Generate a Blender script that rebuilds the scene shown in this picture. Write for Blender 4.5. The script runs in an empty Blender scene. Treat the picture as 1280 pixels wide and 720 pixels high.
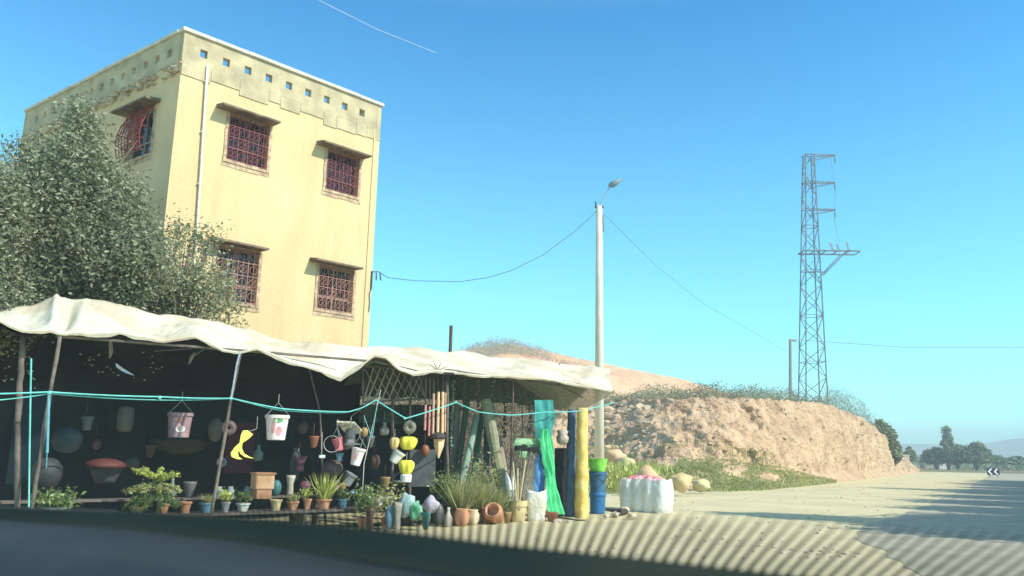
import bpy, math, random
import numpy as np
from mathutils import Vector as V, noise as NZ
rnd=random.Random(7); rng=np.random.default_rng(7)
scn=bpy.context.scene; COL=scn.collection
# ---------------------------------------------------------------- camera frame (used to survey where things stand)
F=1020.; EYE=V((0,0,1.35)); ROLL=math.atan2(108,5060); PITCH=math.atan(F/5060)
fw=V((0,math.cos(PITCH),math.sin(PITCH))); _r=V((1,0,0)); _u=V((0,-math.sin(PITCH),math.cos(PITCH)))
RT=_r*math.cos(ROLL)+_u*math.sin(ROLL); UP=_u*math.cos(ROLL)-_r*math.sin(ROLL)
def ray(x,y): return fw+RT*((x-640)/F)+UP*((360-y)/F)
def atZ(x,y,z=0.):
    r=ray(x,y); return EYE+r*((z-1.35)/r.z)
def atY(x,y,Y):
    r=ray(x,y); return EYE+r*(Y/r.y)
def onpl(x,y,p,n):
    r=ray(x,y); t=((p.x-0)*n.x+(p.y)*n.y)/(r.x*n.x+r.y*n.y); return EYE+r*t
def cpx(p): return (p-EYE).dot(fw)/F      # metres per photo pixel at p
# market stall front line
SA=V((-6.3,11,0)); SB=V((2.1,18.6,0)); SU=(SB-SA).normalized(); SM=V((-SU.y,SU.x,0)); Z=V((0,0,1))
def P(x,y,off=0.): return onpl(x,y,SA+SM*off,SM)
# ---------------------------------------------------------------- materials
def mat(name,c,c2=None,rough=.85,scale=3.,bump=.0,bscale=None,spec=.3,metal=0,trans=0.,alpha=None,detail=6,contrast=(.35,.65),coord='Object'):
    m=bpy.data.materials.new(name); m.use_nodes=True; N=m.node_tree.nodes; L=m.node_tree.links
    b=N['Principled BSDF']; b.inputs['Roughness'].default_value=rough; b.inputs['Metallic'].default_value=metal
    b.inputs['Specular IOR Level'].default_value=spec
    b.inputs['Base Color'].default_value=(*c,1)
    tc=N.new('ShaderNodeTexCoord')
    if c2:
        n=N.new('ShaderNodeTexNoise'); n.inputs['Scale'].default_value=scale; n.inputs['Detail'].default_value=detail
        L.new(tc.outputs[coord],n.inputs['Vector'])
        r=N.new('ShaderNodeValToRGB'); r.color_ramp.elements[0].position=contrast[0]; r.color_ramp.elements[1].position=contrast[1]
        r.color_ramp.elements[0].color=(*c,1); r.color_ramp.elements[1].color=(*c2,1)
        L.new(n.outputs['Fac'],r.inputs[0]); L.new(r.outputs[0],b.inputs['Base Color'])
    if bump:
        n2=N.new('ShaderNodeTexNoise'); n2.inputs['Scale'].default_value=bscale or scale*4; n2.inputs['Detail'].default_value=8
        L.new(tc.outputs[coord],n2.inputs['Vector'])
        bp=N.new('ShaderNodeBump'); bp.inputs['Strength'].default_value=1; bp.inputs['Distance'].default_value=bump
        L.new(n2.outputs['Fac'],bp.inputs['Height']); L.new(bp.outputs[0],b.inputs['Normal'])
    out=N['Material Output']; last=b.outputs[0]
    if trans:
        t=N.new('ShaderNodeBsdfTranslucent'); t.inputs[0].default_value=(*c,1)
        mx=N.new('ShaderNodeMixShader'); mx.inputs[0].default_value=trans
        L.new(last,mx.inputs[1]); L.new(t.outputs[0],mx.inputs[2]); last=mx.outputs[0]
    if alpha is not None:      # open weave: a fine speckle of holes
        v=N.new('ShaderNodeTexNoise'); v.inputs['Scale'].default_value=alpha[1]; v.inputs['Detail'].default_value=3
        mp=N.new('ShaderNodeMapping'); mp.inputs['Scale'].default_value=alpha[2] if len(alpha)>2 else (1,1,1)
        L.new(tc.outputs['Object'],mp.inputs[0]); L.new(mp.outputs[0],v.inputs['Vector'])
        mr=N.new('ShaderNodeMapRange'); mr.inputs[1].default_value=.42; mr.inputs[2].default_value=.58
        mr.inputs[3].default_value=alpha[0]-.28; mr.inputs[4].default_value=min(1,alpha[0]+.28)
        L.new(v.outputs['Fac'],mr.inputs[0])
        t=N.new('ShaderNodeBsdfTransparent'); mx=N.new('ShaderNodeMixShader')
        L.new(mr.outputs[0],mx.inputs[0]); L.new(t.outputs[0],mx.inputs[1]); L.new(last,mx.inputs[2]); last=mx.outputs[0]
    L.new(last,out.inputs['Surface'])
    return m
_mc={}
def pl(name,c,rough=.6,**k):           # simple plastic/paint with slight dirt variation
    if name not in _mc:
        _mc[name]=mat(name,tuple(x*.82 for x in c),tuple(min(.9,x*1.12) for x in c),rough=rough,scale=k.pop('scale',9.),**k)
    return _mc[name]
# ---------------------------------------------------------------- mesh building
class MB:
    def __init__(s): s.v=[]; s.f=[]; s.mi=[]; s.cur=0
    def add(s,vs,fs):
        o=len(s.v); s.v+= [tuple(v) for v in vs]; s.f+=[tuple(i+o for i in f) for f in fs]; s.mi+=[s.cur]*len(fs)
    def quad(s,a,b,c,d): s.add([a,b,c,d],[(0,1,2,3)])
    def box(s,o,ax,ay,az):                 # o corner, three edge vectors
        o,ax,ay,az=V(o),V(ax),V(ay),V(az)
        v=[o,o+ax,o+ax+ay,o+ay,o+az,o+ax+az,o+ax+ay+az,o+ay+az]
        f=[(0,3,2,1),(4,5,6,7),(0,1,5,4),(1,2,6,5),(2,3,7,6),(3,0,4,7)]
        if ax.cross(ay).dot(az)<0: f=[q[::-1] for q in f]
        s.add(v,f)
    def cbox(s,c,ax,ay,az): c=V(c);ax,ay,az=V(ax),V(ay),V(az); s.box(c-ax/2-ay/2-az/2,ax,ay,az)
    def tube(s,pts,rad,n=7,caps=True):
        pts=[V(p) for p in pts]
        if not isinstance(rad,(list,tuple)): rad=[rad]*len(pts)
        vs=[];fs=[]; ref=None
        for i,p in enumerate(pts):
            d=(pts[min(i+1,len(pts)-1)]-pts[max(i-1,0)])
            d=d.normalized() if d.length>1e-9 else V((0,0,1))
            if ref is None: ref=d.orthogonal().normalized()
            a=(ref-d*ref.dot(d)); a=a.normalized() if a.length>1e-6 else d.orthogonal().normalized(); ref=a; b=d.cross(a)
            for k in range(n):
                t=2*math.pi*k/n; vs.append(p+(a*math.cos(t)+b*math.sin(t))*rad[i])
        for i in range(len(pts)-1):
            for k in range(n):
                k2=(k+1)%n; fs.append((i*n+k,i*n+k2,(i+1)*n+k2,(i+1)*n+k))
        if caps: fs+= [tuple(range(n))[::-1],tuple(range((len(pts)-1)*n,len(pts)*n))]
        s.add(vs,fs)
    def lathe(s,c,prof,n=20,axis=None,sq=0.,jit=0.):   # prof: (r,h) list along axis
        c=V(c); az=V(axis).normalized() if axis else Z; ax=az.orthogonal().normalized() if axis else V((1,0,0)); ay=az.cross(ax)
        vs=[];fs=[]
        for r,h in prof:
            for k in range(n):
                t=2*math.pi*k/n; rr=r*(1+rnd.uniform(-jit,jit))
                if sq: rr*=1/max(abs(math.cos(t)),abs(math.sin(t)))**sq
                vs.append(c+ax*math.cos(t)*rr+ay*math.sin(t)*rr+az*h)
        m=len(prof)
        for i in range(m-1):
            for k in range(n):
                k2=(k+1)%n; fs.append((i*n+k,i*n+k2,(i+1)*n+k2,(i+1)*n+k))
        fs+= [tuple(range(n))[::-1],tuple(range((m-1)*n,m*n))]
        s.add(vs,fs)
    def torus(s,c,R,r,axis,n=20,k=6):
        c=V(c);az=V(axis).normalized();ax=az.orthogonal().normalized();ay=az.cross(ax)
        pts=[c+ax*math.cos(2*math.pi*i/n)*R+ay*math.sin(2*math.pi*i/n)*R for i in range(n+1)]
        s.tube(pts,r,k,False)
    def grid(s,fn,nu,nv,thick=None,tdir=None):
        vs=[fn(i/nu,j/nv) for j in range(nv+1) for i in range(nu+1)]; w=nu+1
        fs=[(j*w+i,j*w+i+1,(j+1)*w+i+1,(j+1)*w+i) for j in range(nv) for i in range(nu)]
        s.add(vs,fs)
        if thick:
            td=V(tdir)*thick; s.add([V(v)+td for v in vs],[f[::-1] for f in fs])
            bd=[(i,i+1) for i in range(nu)]+[(nu+j*w,nu+(j+1)*w) for j in range(nv)]+[(nv*w+i+1,nv*w+i) for i in range(nu)][::-1]+[((j+1)*w,j*w) for j in range(nv)]
            n=len(vs); 
            s.add(vs+[V(v)+td for v in vs],[(b,a,a+n,b+n) for a,b in bd])
    def blob(s,c,r,seed=0,amp=.25,n=2,flat=0.):
        import bmesh
        bm=bmesh.new(); bmesh.ops.create_icosphere(bm,subdivisions=n,radius=1)
        r=V(r) if hasattr(r,'__len__') else V((r,r,r)); vs=[]
        for v in bm.verts:
            p=v.co.normalized(); d=1+amp*NZ.noise(p*1.3+V((seed*3.1,seed,0)))*1.6+amp*.5*NZ.noise(p*3.5+V((seed,0,seed*2)))
            q=V((p.x*r.x*d,p.y*r.y*d,p.z*r.z*d)); vs.append(V(c)+q)
        s.add(vs,[tuple(x.index for x in f.verts) for f in bm.faces]); bm.free()
    def build(s,name,m,parent=None,origin=None,smooth=False,bevel=0):
        o=parent_world(parent)+ (V(origin) if origin is not None and parent is None else V((0,0,0)))
        if origin is not None and parent is None: o=V(origin)
        me=bpy.data.meshes.new(name); me.from_pydata([tuple(V(v)-o) for v in s.v],[],s.f)
        for x in (m if isinstance(m,list) else [m]): me.materials.append(x)
        if isinstance(m,list): me.polygons.foreach_set('material_index',s.mi)
        if smooth: me.polygons.foreach_set('use_smooth',[True]*len(me.polygons))
        me.update(); ob=bpy.data.objects.new(name,me); COL.objects.link(ob)
        if parent: ob.parent=parent
        else: ob.location=o
        if bevel:
            b=ob.modifiers.new('bev','BEVEL'); b.width=bevel; b.segments=2; b.limit_method='ANGLE'
        return ob
def parent_world(p):
    o=V((0,0,0))
    while p: o+=p.location; p=p.parent
    return o
def fastmesh(name,vs,quads,m,parent=None,origin=(0,0,0)):
    me=bpy.data.meshes.new(name); vs=np.asarray(vs,dtype=np.float32)-np.array(parent_world(parent) if parent else origin,dtype=np.float32)
    k=quads.shape[1]; me.vertices.add(len(vs)); me.vertices.foreach_set('co',vs.ravel())
    me.loops.add(quads.size); me.loops.foreach_set('vertex_index',quads.ravel().astype(np.int32))
    me.polygons.add(len(quads)); me.polygons.foreach_set('loop_start',np.arange(0,quads.size,k,dtype=np.int32))
    try: me.polygons.foreach_set('loop_total',np.full(len(quads),k,dtype=np.int32))
    except Exception: pass
    me.update(calc_edges=True); me.materials.append(m); ob=bpy.data.objects.new(name,me); COL.objects.link(ob)
    if parent: ob.parent=parent
    else: ob.location=origin
    return ob
def tag(o,label=None,cat=None,group=None,kind=None):
    if label: o['label']=label
    if cat: o['category']=cat
    if group: o['group']=group
    if kind: o['kind']=kind
    return o
def thing(name,label,cat,loc,group=None):
    o=bpy.data.objects.new(name,None); COL.objects.link(o); o.location=loc; o.empty_display_size=.2
    return tag(o,label,cat,group)
def lerp(a,b,t): return a+(b-a)*t
def interp(tab,x):
    if x<=tab[0][0]: return tab[0][1]
    for (a,ya),(b,yb) in zip(tab,tab[1:]):
        if x<=b: return lerp(ya,yb,(x-a)/(b-a))
    return tab[-1][1]
def sm(tab,x,w=8): return (interp(tab,x-w)+2*interp(tab,x)+interp(tab,x+w))/4
def fbm(p,o=4): return NZ.fractal(V(p),1.,2.,o)
# leaves: random small quads round given centres
def leaves(centers,size,asp=.5,spread=0.,up=0.,jit=.4):
    c=np.asarray(centers,float); n=len(c)
    if spread: c=c+rng.normal(0,spread,(n,3))
    a=rng.normal(0,1,(n,3)); a[:,2]*=.7; a/=np.linalg.norm(a,axis=1)[:,None]
    b=rng.normal(0,1,(n,3)); b[:,2]-=up; b-=a*(a*b).sum(1)[:,None]; b/=np.linalg.norm(b,axis=1)[:,None]
    s=size*(1+rng.uniform(-jit,jit,n))[:,None]
    v=np.stack([c-a*s, c-b*s*asp, c+a*s, c+b*s*asp],1).reshape(-1,3)
    return v,np.arange(4*n).reshape(-1,4)
def clump_pts(cl,ntwig,nleaf,tw=.16):
    out=[]
    for (c,r) in cl:
        c=np.array(c);r=np.array(r if hasattr(r,'__len__') else (r,r,r),float)
        vol=r[0]*r[2]; nt=max(6,int(ntwig*vol))
        d=rng.normal(0,1,(nt,3)); d/=np.linalg.norm(d,axis=1)[:,None]
        rad=rng.uniform(.35,1.,nt)**.6*rng.uniform(.85,1.12,nt)
        t=c+d*rad[:,None]*r
        k=rng.poisson(nleaf,nt)
        for p,q in zip(t,k): out.append(p+rng.normal(0,tw,(q,3)))
    return np.concatenate(out)
def leafmat(name,c1,c2,rough=.45,spec=.5,trans=.25):
    m=mat(name,c1,c2,rough=rough,scale=1.1,spec=spec,trans=trans,contrast=(.3,.7),detail=3)
    nt=m.node_tree; N=nt.nodes; L=nt.links     # leaf to leaf variation
    g=N.new('ShaderNodeNewGeometry'); h=N.new('ShaderNodeHueSaturation'); mr=N.new('ShaderNodeMapRange')
    mr.inputs[3].default_value=.55; mr.inputs[4].default_value=1.5; L.new(g.outputs['Random Per Island'],mr.inputs[0]); L.new(mr.outputs[0],h.inputs['Value'])
    b=N['Principled BSDF']; src=b.inputs['Base Color'].links[0].from_socket; L.new(src,h.inputs['Color']); L.new(h.outputs[0],b.inputs['Base Color'])
    for n in N:
        if n.type=='BSDF_TRANSLUCENT': L.new(h.outputs[0],n.inputs[0])
    return m
# ================================================================ WORLD, SUN
SUN_EL=math.radians(41); sx,sy=.905,-.425
w=bpy.data.worlds.new('World'); scn.world=w; w.use_nodes=True; N=w.node_tree.nodes; L=w.node_tree.links
sk=N.new('ShaderNodeTexSky'); sk.sky_type='NISHITA'; sk.sun_disc=False; sk.sun_elevation=SUN_EL; sk.sun_rotation=math.atan2(sx,sy)
sk.air_density=1.; sk.dust_density=.3; sk.ozone_density=2.
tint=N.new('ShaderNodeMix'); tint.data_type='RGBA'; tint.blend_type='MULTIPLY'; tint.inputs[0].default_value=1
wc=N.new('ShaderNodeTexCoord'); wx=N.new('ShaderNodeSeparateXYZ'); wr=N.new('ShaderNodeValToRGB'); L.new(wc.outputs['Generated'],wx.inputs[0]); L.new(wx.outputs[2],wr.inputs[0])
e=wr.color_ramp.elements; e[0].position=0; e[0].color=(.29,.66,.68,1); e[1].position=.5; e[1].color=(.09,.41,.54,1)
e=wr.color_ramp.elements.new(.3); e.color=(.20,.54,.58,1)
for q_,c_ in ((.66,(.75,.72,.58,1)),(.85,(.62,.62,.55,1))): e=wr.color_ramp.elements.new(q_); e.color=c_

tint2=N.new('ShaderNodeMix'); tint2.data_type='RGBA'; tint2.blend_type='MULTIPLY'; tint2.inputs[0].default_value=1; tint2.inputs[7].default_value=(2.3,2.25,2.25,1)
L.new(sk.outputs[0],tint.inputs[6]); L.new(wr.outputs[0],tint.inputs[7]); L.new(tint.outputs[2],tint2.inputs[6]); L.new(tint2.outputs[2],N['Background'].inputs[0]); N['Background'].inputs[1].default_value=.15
sd=V((sx*math.cos(SUN_EL),sy*math.cos(SUN_EL),math.sin(SUN_EL))).normalized()
sl=bpy.data.lights.new('sun','SUN'); sl.energy=4.3; sl.angle=math.radians(.5); sl.color=(1,.94,.82)
so=bpy.data.objects.new('sun',sl); so.rotation_euler=sd.to_track_quat('Z','Y').to_euler(); COL.objects.link(so)
cam=bpy.data.cameras.new('camera'); co=bpy.data.objects.new('camera',cam); COL.objects.link(co); scn.camera=co
from mathutils import Matrix
co.matrix_world=Matrix(((RT.x,UP.x,-fw.x,EYE.x),(RT.y,UP.y,-fw.y,EYE.y),(RT.z,UP.z,-fw.z,EYE.z),(0,0,0,1)))
cam.sensor_width=36; cam.lens=F/1280*36; cam.clip_start=.02; cam.clip_end=6000
cam.dof.use_dof=True; cam.dof.focus_distance=17; cam.dof.aperture_fstop=cam.lens/9.5   # about an 8 mm opening: only the car sill goes soft
scn.view_settings.view_transform='Standard'; scn.view_settings.look='None'; scn.view_settings.gamma=1; scn.view_settings.exposure=.49
# ================================================================ GROUND
M_ground=mat('sandy_ground',(.48,.43,.25),(.61,.54,.32),rough=.95,scale=.45,bump=.03,bscale=5,detail=10,contrast=(.3,.7))
M_road=mat('worn_asphalt',(.34,.315,.225),(.43,.40,.29),rough=.85,scale=1.5,bump=.006,bscale=60,detail=8)
M_field=mat('dry_field',(.27,.18,.09),(.17,.17,.07),rough=1,scale=.02,detail=8)
def sheet(name,pts,z,m):
    b=MB(); b.add([V((p[0],p[1],z)) for p in pts],[tuple(range(len(pts)))]); return tag(b.build(name,m),kind='structure')
edge=[(3.2,-30),(3.6,0),(4.6,9),(6.0,14.5),(7.4,17.6),(10.4,22.0),(16.0,30.9),(24,43.5),(31,55.5),(46,80),(72,124.5)]; EDGEI=[(b,a) for a,b in edge]
g=MB()
def gz(x,y): 
    d=math.hypot(x,y); k=max(0,min(1,(34-d)/8))
    return (.05*fbm((x*.35,y*.35,0))+.02*fbm((x*1.5,y*1.5,3)))*k*max(0,min(1,(interp(EDGEI,y)-1.2-x)/2))
xs=sorted(set([-1000,-400,-150,-80,-50]+[round(-34+.5*i,2) for i in range(137)]+[50,80,150,400,1000]))
ys=sorted(set([-300,-100,-30,-10]+[round(.5*i,2) for i in range(90)]+[60,90,150,300,600,1000]))
g.add([(x,y,gz(x,y) if (-34<x<34 and 0<y<44) else 0) for y in ys for x in xs],
      [(j*len(xs)+i,j*len(xs)+i+1,(j+1)*len(xs)+i+1,(j+1)*len(xs)+i) for j in range(len(ys)-1) for i in range(len(xs)-1)])
tag(g.build('ground',M_ground,smooth=True),kind='structure')
# road: left edge ragged, running away to the right
edge=[(3.2,-30),(3.6,0),(4.6,9),(6.0,14.5),(7.4,17.6),(10.4,22.0),(16.0,30.9),(24,43.5),(31,55.5),(46,80),(72,124.5)]
le=[]
for (a,b) in zip(edge,edge[1:]):
    n=max(2,int(math.dist(a,b)/.35)); n=min(n,90)
    for i in range(n):
        t=i/n; x=lerp(a[0],b[0],t); y=lerp(a[1],b[1],t); j=.22*fbm((x*.5,y*.5,5))+.10*fbm((x*2.5,y*2.5,9))
        le.append((x+j,y-j*.3))
le.append(edge[-1]); re=[(x+8.4,y-3.6) for x,y in edge]
rb=MB(); n=len(le)
def reat(i):
    y=le[i][1]; tab=[(b,a) for a,b in edge]; return (interp(tab,y)+8.4,y-3.6)
rv=[(*p,.006) for p in le]+[(*reat(i),.006) for i in range(n)]
rb.add(rv,[(i,n+i,n+i+1,i+1) for i in range(n-1)])
tag(rb.build('road',M_road),kind='structure')
sheet('field',[(36,112),(600,95),(900,700),(60,900),(-100,500)],.02,M_field)
# ---------------------------------------------------------------- cut bank (long mound of dirt) with plateau
base=[(430,600),(700,606),(760,608),(830,612),(900,614),(960,612),(1030,606),(1080,600),(1120,595),(1150,590.5)]
BDEP=[(430,37),(700,37),(760,36.3),(830,33),(900,33),(960,35.6),(1030,45),(1080,57.7),(1120,74),(1150,95)]
footy=[(430,575),(760,568),(850,572),(930,578),(980,586),(1030,590),(1080,590),(1120,588),(1150,589)]
topy=[(430,505),(700,505),(745,512),(765,500),(800,499),(860,498),(900,497),(960,500),(1000,503),(1030,504),(1060,516),(1085,527),(1105,545),(1120,560),(1135,576),(1150,588)]
M_bank=mat('bank_earth',(.40,.265,.16),(.66,.48,.30),rough=1,scale=.8,bump=.45,bscale=2.6,detail=12,contrast=(.3,.7))
nb=MB(); NX=300; rows=[]
def bankpt(x,v):
    D0=sm(BDEP,x,15); yb=interp(base,x); yf=sm(footy,x,15); yt=sm(topy,x,6)
    p0=atY(x,yb,D0); p0.z=min(p0.z,0.02)-.15
    pf=atY(x,yf,D0+4.5); pt=atY(x,yt,D0+9.5)
    if v<=1: p=p0.lerp(pf,v)
    elif v<=2:
        t=v-1; p=pf.lerp(pt,t); p.z=pf.z+(pt.z-pf.z)*(t**.8); 
    else:
        t=v-2; d=(pt-EYE).normalized(); d.z=0; p=pt+d*(t*26); p.z=pt.z+ (t*.6 if x<1000 else -t*1.2*(x-1000)/150)
    # rough earth
    k=1 if .9<v<2.05 else (.35 if v<=.9 else .25)
    q=p*.35; nn=fbm((q.x,q.y,q.z*2),5); n2=fbm((p.x*1.7,p.y*1.7,p.z*2.5),4)
    if v>.02: p=p+V((-.3,-1,.0))*(nn*.55*k)+V((0,-.6,.35))*(n2*.34*k)+V((0,-.3,.3))*(.40*k*abs(fbm((p.x*3.5,p.y*1.5,p.z*4),3)))
    return p
NVs=[i/6 for i in range(6)]+[1+i/44 for i in range(45)]+[2+.15*i for i in range(1,8)]
xsb=[430+720*i/NX for i in range(NX+1)]
for v in NVs: rows.append([bankpt(x,v) for x in xsb])
w_=NX+1; nb.add([p for r in rows for p in r],[(j*w_+i,j*w_+i+1,(j+1)*w_+i+1,(j+1)*w_+i) for j in range(len(NVs)-1) for i in range(NX)])
tag(nb.build('earth_bank',M_bank,smooth=True),kind='structure')
# embedded rubble in the bank: nobody could count it
rbm=MB()
for i in range(900):
    x=rnd.uniform(740,1140) if i>110 else rnd.uniform(735,815); v=rnd.uniform(.9,2.0); p=bankpt(x,v); s=cpx(p)*rnd.choice([.5,.7,.9,1.2,1.6,2.6])*(2.0 if i<110 else 1)
    
    if i>=110 and fbm((x*.03,v*3,2))<-.02: continue
    rbm.blob(p,(s*1.4,s,s*.8),i,.5,1)
tag(rbm.build('rubble',mat('rubble_stone',(.42,.31,.20),(.64,.50,.34),scale=.8,rough=.95),origin=(0,0,0)),'broken stones and clods lying in the face of the earth bank','rubble',kind='stuff')
# grass on the apron of the bank
def blades(pts,h,wd,lean=.5):
    pts=np.asarray(pts); n=len(pts); hh=h*rng.uniform(.4,1.2,n)[:,None]; a=rng.uniform(0,6.283,n); d=np.stack([np.cos(a),np.sin(a),np.zeros(n)],1)
    ln=rng.normal(0,lean,(n,3)); ln[:,2]=1; ww=wd*rng.uniform(.6,1.4,n)[:,None]
    v=np.stack([pts-d*ww,pts+d*ww,pts+ln*hh],1).reshape(-1,3); return v,np.arange(3*n).reshape(-1,3)
gp=[]
while len(gp)<30000:
    x=rnd.uniform(735,1045); v=rnd.uniform(.0,1.12); 
    ctr=1-((x-890)/165)**2 if x>820 else .8
    if x<820: 
        if rnd.random()>.45: continue
    if v>.25+ctr*1.1 or fbm((x*.02,v*2.5,1))+.35<rnd.random()*.9-.1: continue
    gp.append(bankpt(x,v)+V((0,0,.0)))
vs,q=blades([tuple(p) for p in gp],.10,.03)
M_grass=leafmat('grass_blades',(.38,.43,.15),(.50,.48,.24),rough=.7,spec=.2,trans=.3)
tag(fastmesh('grass',vs,q,M_grass),'short green grass on the apron at the foot of the bank','grass',kind='stuff')
# scrub on the plateau edge
sp=[]
for i in range(2600):
    x=rnd.uniform(745,1092); v=2+rnd.random()*.5; p=bankpt(x,v)
    hmax=interp([(745,.5),(860,.75),(1000,.8),(1040,1.2),(1075,1.9),(1092,1.0)],x)
    for k in range(16): sp.append(tuple(p+V((rnd.gauss(0,.25),rnd.gauss(0,.25),rnd.random()**1.6*1.45*hmax*(.7+.6*fbm((x*.03,0,0)))))))
vs,q=leaves(sp,.06,.3)
M_scrub=leafmat('scrub_leaves',(.22,.25,.15),(.34,.34,.22),rough=.8,spec=.1,trans=.2)
tag(fastmesh('scrub',vs,q,M_scrub),'grey green scrub growing along the top of the earth bank','scrub',kind='stuff')
# ---------------------------------------------------------------- hill and mountains
hp=[(300,500),(450,468),(540,450),(590,434),(640,429),(680,437),(720,445),(760,455),(800,464),(860,478),(920,494),(1000,512),(1060,525)]
hb=MB()
def hill(u,v):
    x=lerp(300,1060,u); yt=sm(hp,x,10); top=atY(x,yt,140)
    d=V((top.x,top.y,0)).normalized()
    if v<.6: t=v/.6; p=V((top.x,top.y,0))-d*(60*(1-t)); p.z=lerp(1.5,top.z,t**1.15)
    else: t=(v-.6)/.4; p=V((top.x,top.y,0))+d*(70*t); p.z=top.z*(1-t*t)
    p.z+= 1.1*fbm((p.x*.06,p.y*.06,2),5)*(1 if v<.58 or v>.62 else .35); return p
hb.grid(hill,150,50)
tag(hb.build('hill',mat('red_hill_earth',(.66,.34,.18),(.62,.44,.25),rough=1,scale=.06,bump=.8,bscale=.4,detail=10),smooth=True),kind='structure')
sp=[]
for i in range(1500):
    x=rnd.gauss(635,44); v=rnd.uniform(.5,.63); p=hill((x-300)/760,v); h=(2.3 if x<690 else 1)*(.6+.8*abs(fbm((x*.05,v*5,0))))*max(.15,1-abs(x-625)/95)
    for k in range(8): sp.append(tuple(p+V((rnd.gauss(0,.7),rnd.gauss(0,.7),rnd.random()**1.3*h))))
vs,q=leaves(sp,.15,.25)
tag(fastmesh('hill_scrub',vs,q,mat('dry_scrub',(.42,.36,.26),(.32,.30,.2),scale=.3,trans=.2)),'dry brown scrub bristling on the crest of the red hill','scrub',kind='stuff')
mb=MB(); mp=[(900,566),(1080,558),(1130,553),(1165,554),(1200,557),(1240,553),(1280,546),(1340,543),(1500,546),(1800,560)]
def mtn(u,v):
    x=lerp(900,1800,u); yt=sm(mp,x,8); top=atY(x,yt,860); d=V((top.x,top.y,0)).normalized()
    t=max(0,v/.7 if v<.7 else 1-(v-.7)/.3)
    p=V((top.x,top.y,0))+d*((v-.7)*300); p.z=top.z*t**1.3+2*fbm((p.x*.02,p.y*.02,0))*t; return p
mb.grid(mtn,160,16)
tag(mb.build('mountains',mat('far_mountain',(.16,.19,.16),(.26,.26,.2),scale=.01,rough=1),smooth=True),kind='structure')
# ================================================================ BUILDING
Cc,Rc,Lc=[V((*atZ(x,y,10.5).xy,0)) for x,y in((232,35),(477,130),(33,138))]
M_yel=mat('yellow_render',(.63,.47,.245),(.70,.53,.295),rough=.92,scale=.9,bump=.012,bscale=9,detail=9,contrast=(.25,.75))
nt=M_yel.node_tree   # long faint weathering streaks under the parapet
b_=nt.nodes['Principled BSDF']; src=b_.inputs['Base Color'].links[0].from_socket
tc=nt.nodes.new('ShaderNodeTexCoord'); mpn=nt.nodes.new('ShaderNodeMapping'); mpn.inputs['Scale'].default_value=(2.2,2.2,.22)
nn_=nt.nodes.new('ShaderNodeTexNoise'); nn_.inputs['Scale'].default_value=1.6; nn_.inputs['Detail'].default_value=7
rr_=nt.nodes.new('ShaderNodeValToRGB'); rr_.color_ramp.elements[0].position=.38; rr_.color_ramp.elements[0].color=(.70,.62,.52,1); rr_.color_ramp.elements[1].position=.56; rr_.color_ramp.elements[1].color=(1,1,1,1)
mx_=nt.nodes.new('ShaderNodeMix'); mx_.data_type='RGBA'; mx_.blend_type='MULTIPLY'; mx_.inputs[0].default_value=.16
nt.links.new(tc.outputs['Object'],mpn.inputs[0]); nt.links.new(mpn.outputs[0],nn_.inputs['Vector']); nt.links.new(nn_.outputs['Fac'],rr_.inputs[0])
nt.links.new(src,mx_.inputs[6]); nt.links.new(rr_.outputs[0],mx_.inputs[7]); nt.links.new(mx_.outputs[2],b_.inputs['Base Color'])
M_par=mat('parapet_cement',(.38,.32,.20),(.56,.47,.29),rough=.95,scale=2.2,bump=.015,bscale=12,detail=10)
M_cop=mat('coping_cement',(.50,.47,.40),(.68,.63,.52),rough=.9,scale=3,bump=.01,bscale=14)
M_brick=mat('broken_plaster_edge',(.36,.24,.16),(.62,.48,.30),rough=.95,scale=7,bump=.02,bscale=20)
M_red=pl('red_grille_paint',(.30,.045,.04),.5); M_redd=pl('dark_red_grille',(.27,.07,.065),.55); M_peach=pl('faded_pink_grille',(.42,.2,.14),.6)
M_glass=mat('dark_window_glass',(.012,.014,.02),rough=.1,spec=.5)
bld=thing('building','three storey yellow rendered block with pierced parapet and barred windows','building',Cc)
bu=(Rc-Cc).normalized(); bl=(Lc-Cc).normalized(); WR=(Rc-Cc).length; WL=(Lc-Cc).length
nR=V((bu.y,-bu.x,0)); nL=V((-bl.y,bl.x,0))
if nL.dot(nR*-1+(Cc-Lc))>1e9: pass
cen=(Rc+Lc)/2
if (Cc-cen).dot(nL)<0: nL=-nL
if (Cc-cen).dot(nR)<0: nR=-nR
Bc=Rc+Lc-Cc
def wall(mb_,o,d,n,s0,s1,z0,z1,holes,th):
    ss=sorted({s0,s1,*[h[0] for h in holes],*[h[1] for h in holes]}); zs=sorted({z0,z1,*[h[2] for h in holes],*[h[3] for h in holes]})
    p=lambda s,z,k: o+d*s+Z*z-n*k
    def hole(s,z): return any(h[0]<s<h[1] and h[2]<z<h[3] for h in holes)
    for a,b in zip(ss,ss[1:]):
        for c,e in zip(zs,zs[1:]):
            if hole((a+b)/2,(c+e)/2): continue
            for k in (0,th):
                mb_.quad(p(a,c,k),p(b,c,k),p(b,e,k),p(a,e,k))
    for h in holes+[(s0,s1,z0,z1)]:
        a,b,c,e=h
        mb_.quad(p(a,c,0),p(b,c,0),p(b,c,th),p(a,c,th)); mb_.quad(p(a,e,0),p(b,e,0),p(b,e,th),p(a,e,th))
        mb_.quad(p(a,c,0),p(a,e,0),p(a,e,th),p(a,c,th)); mb_.quad(p(b,c,0),p(b,e,0),p(b,e,th),p(b,c,th))
winR=[(1.21,2.22,7.76,8.86),(3.85,4.81,7.72,8.76),(1.21,2.24,4.53,5.76),(3.84,4.85,4.68,5.77)]
winL=[(.92,1.98,7.75,8.88)]
ZP=9.72
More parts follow.
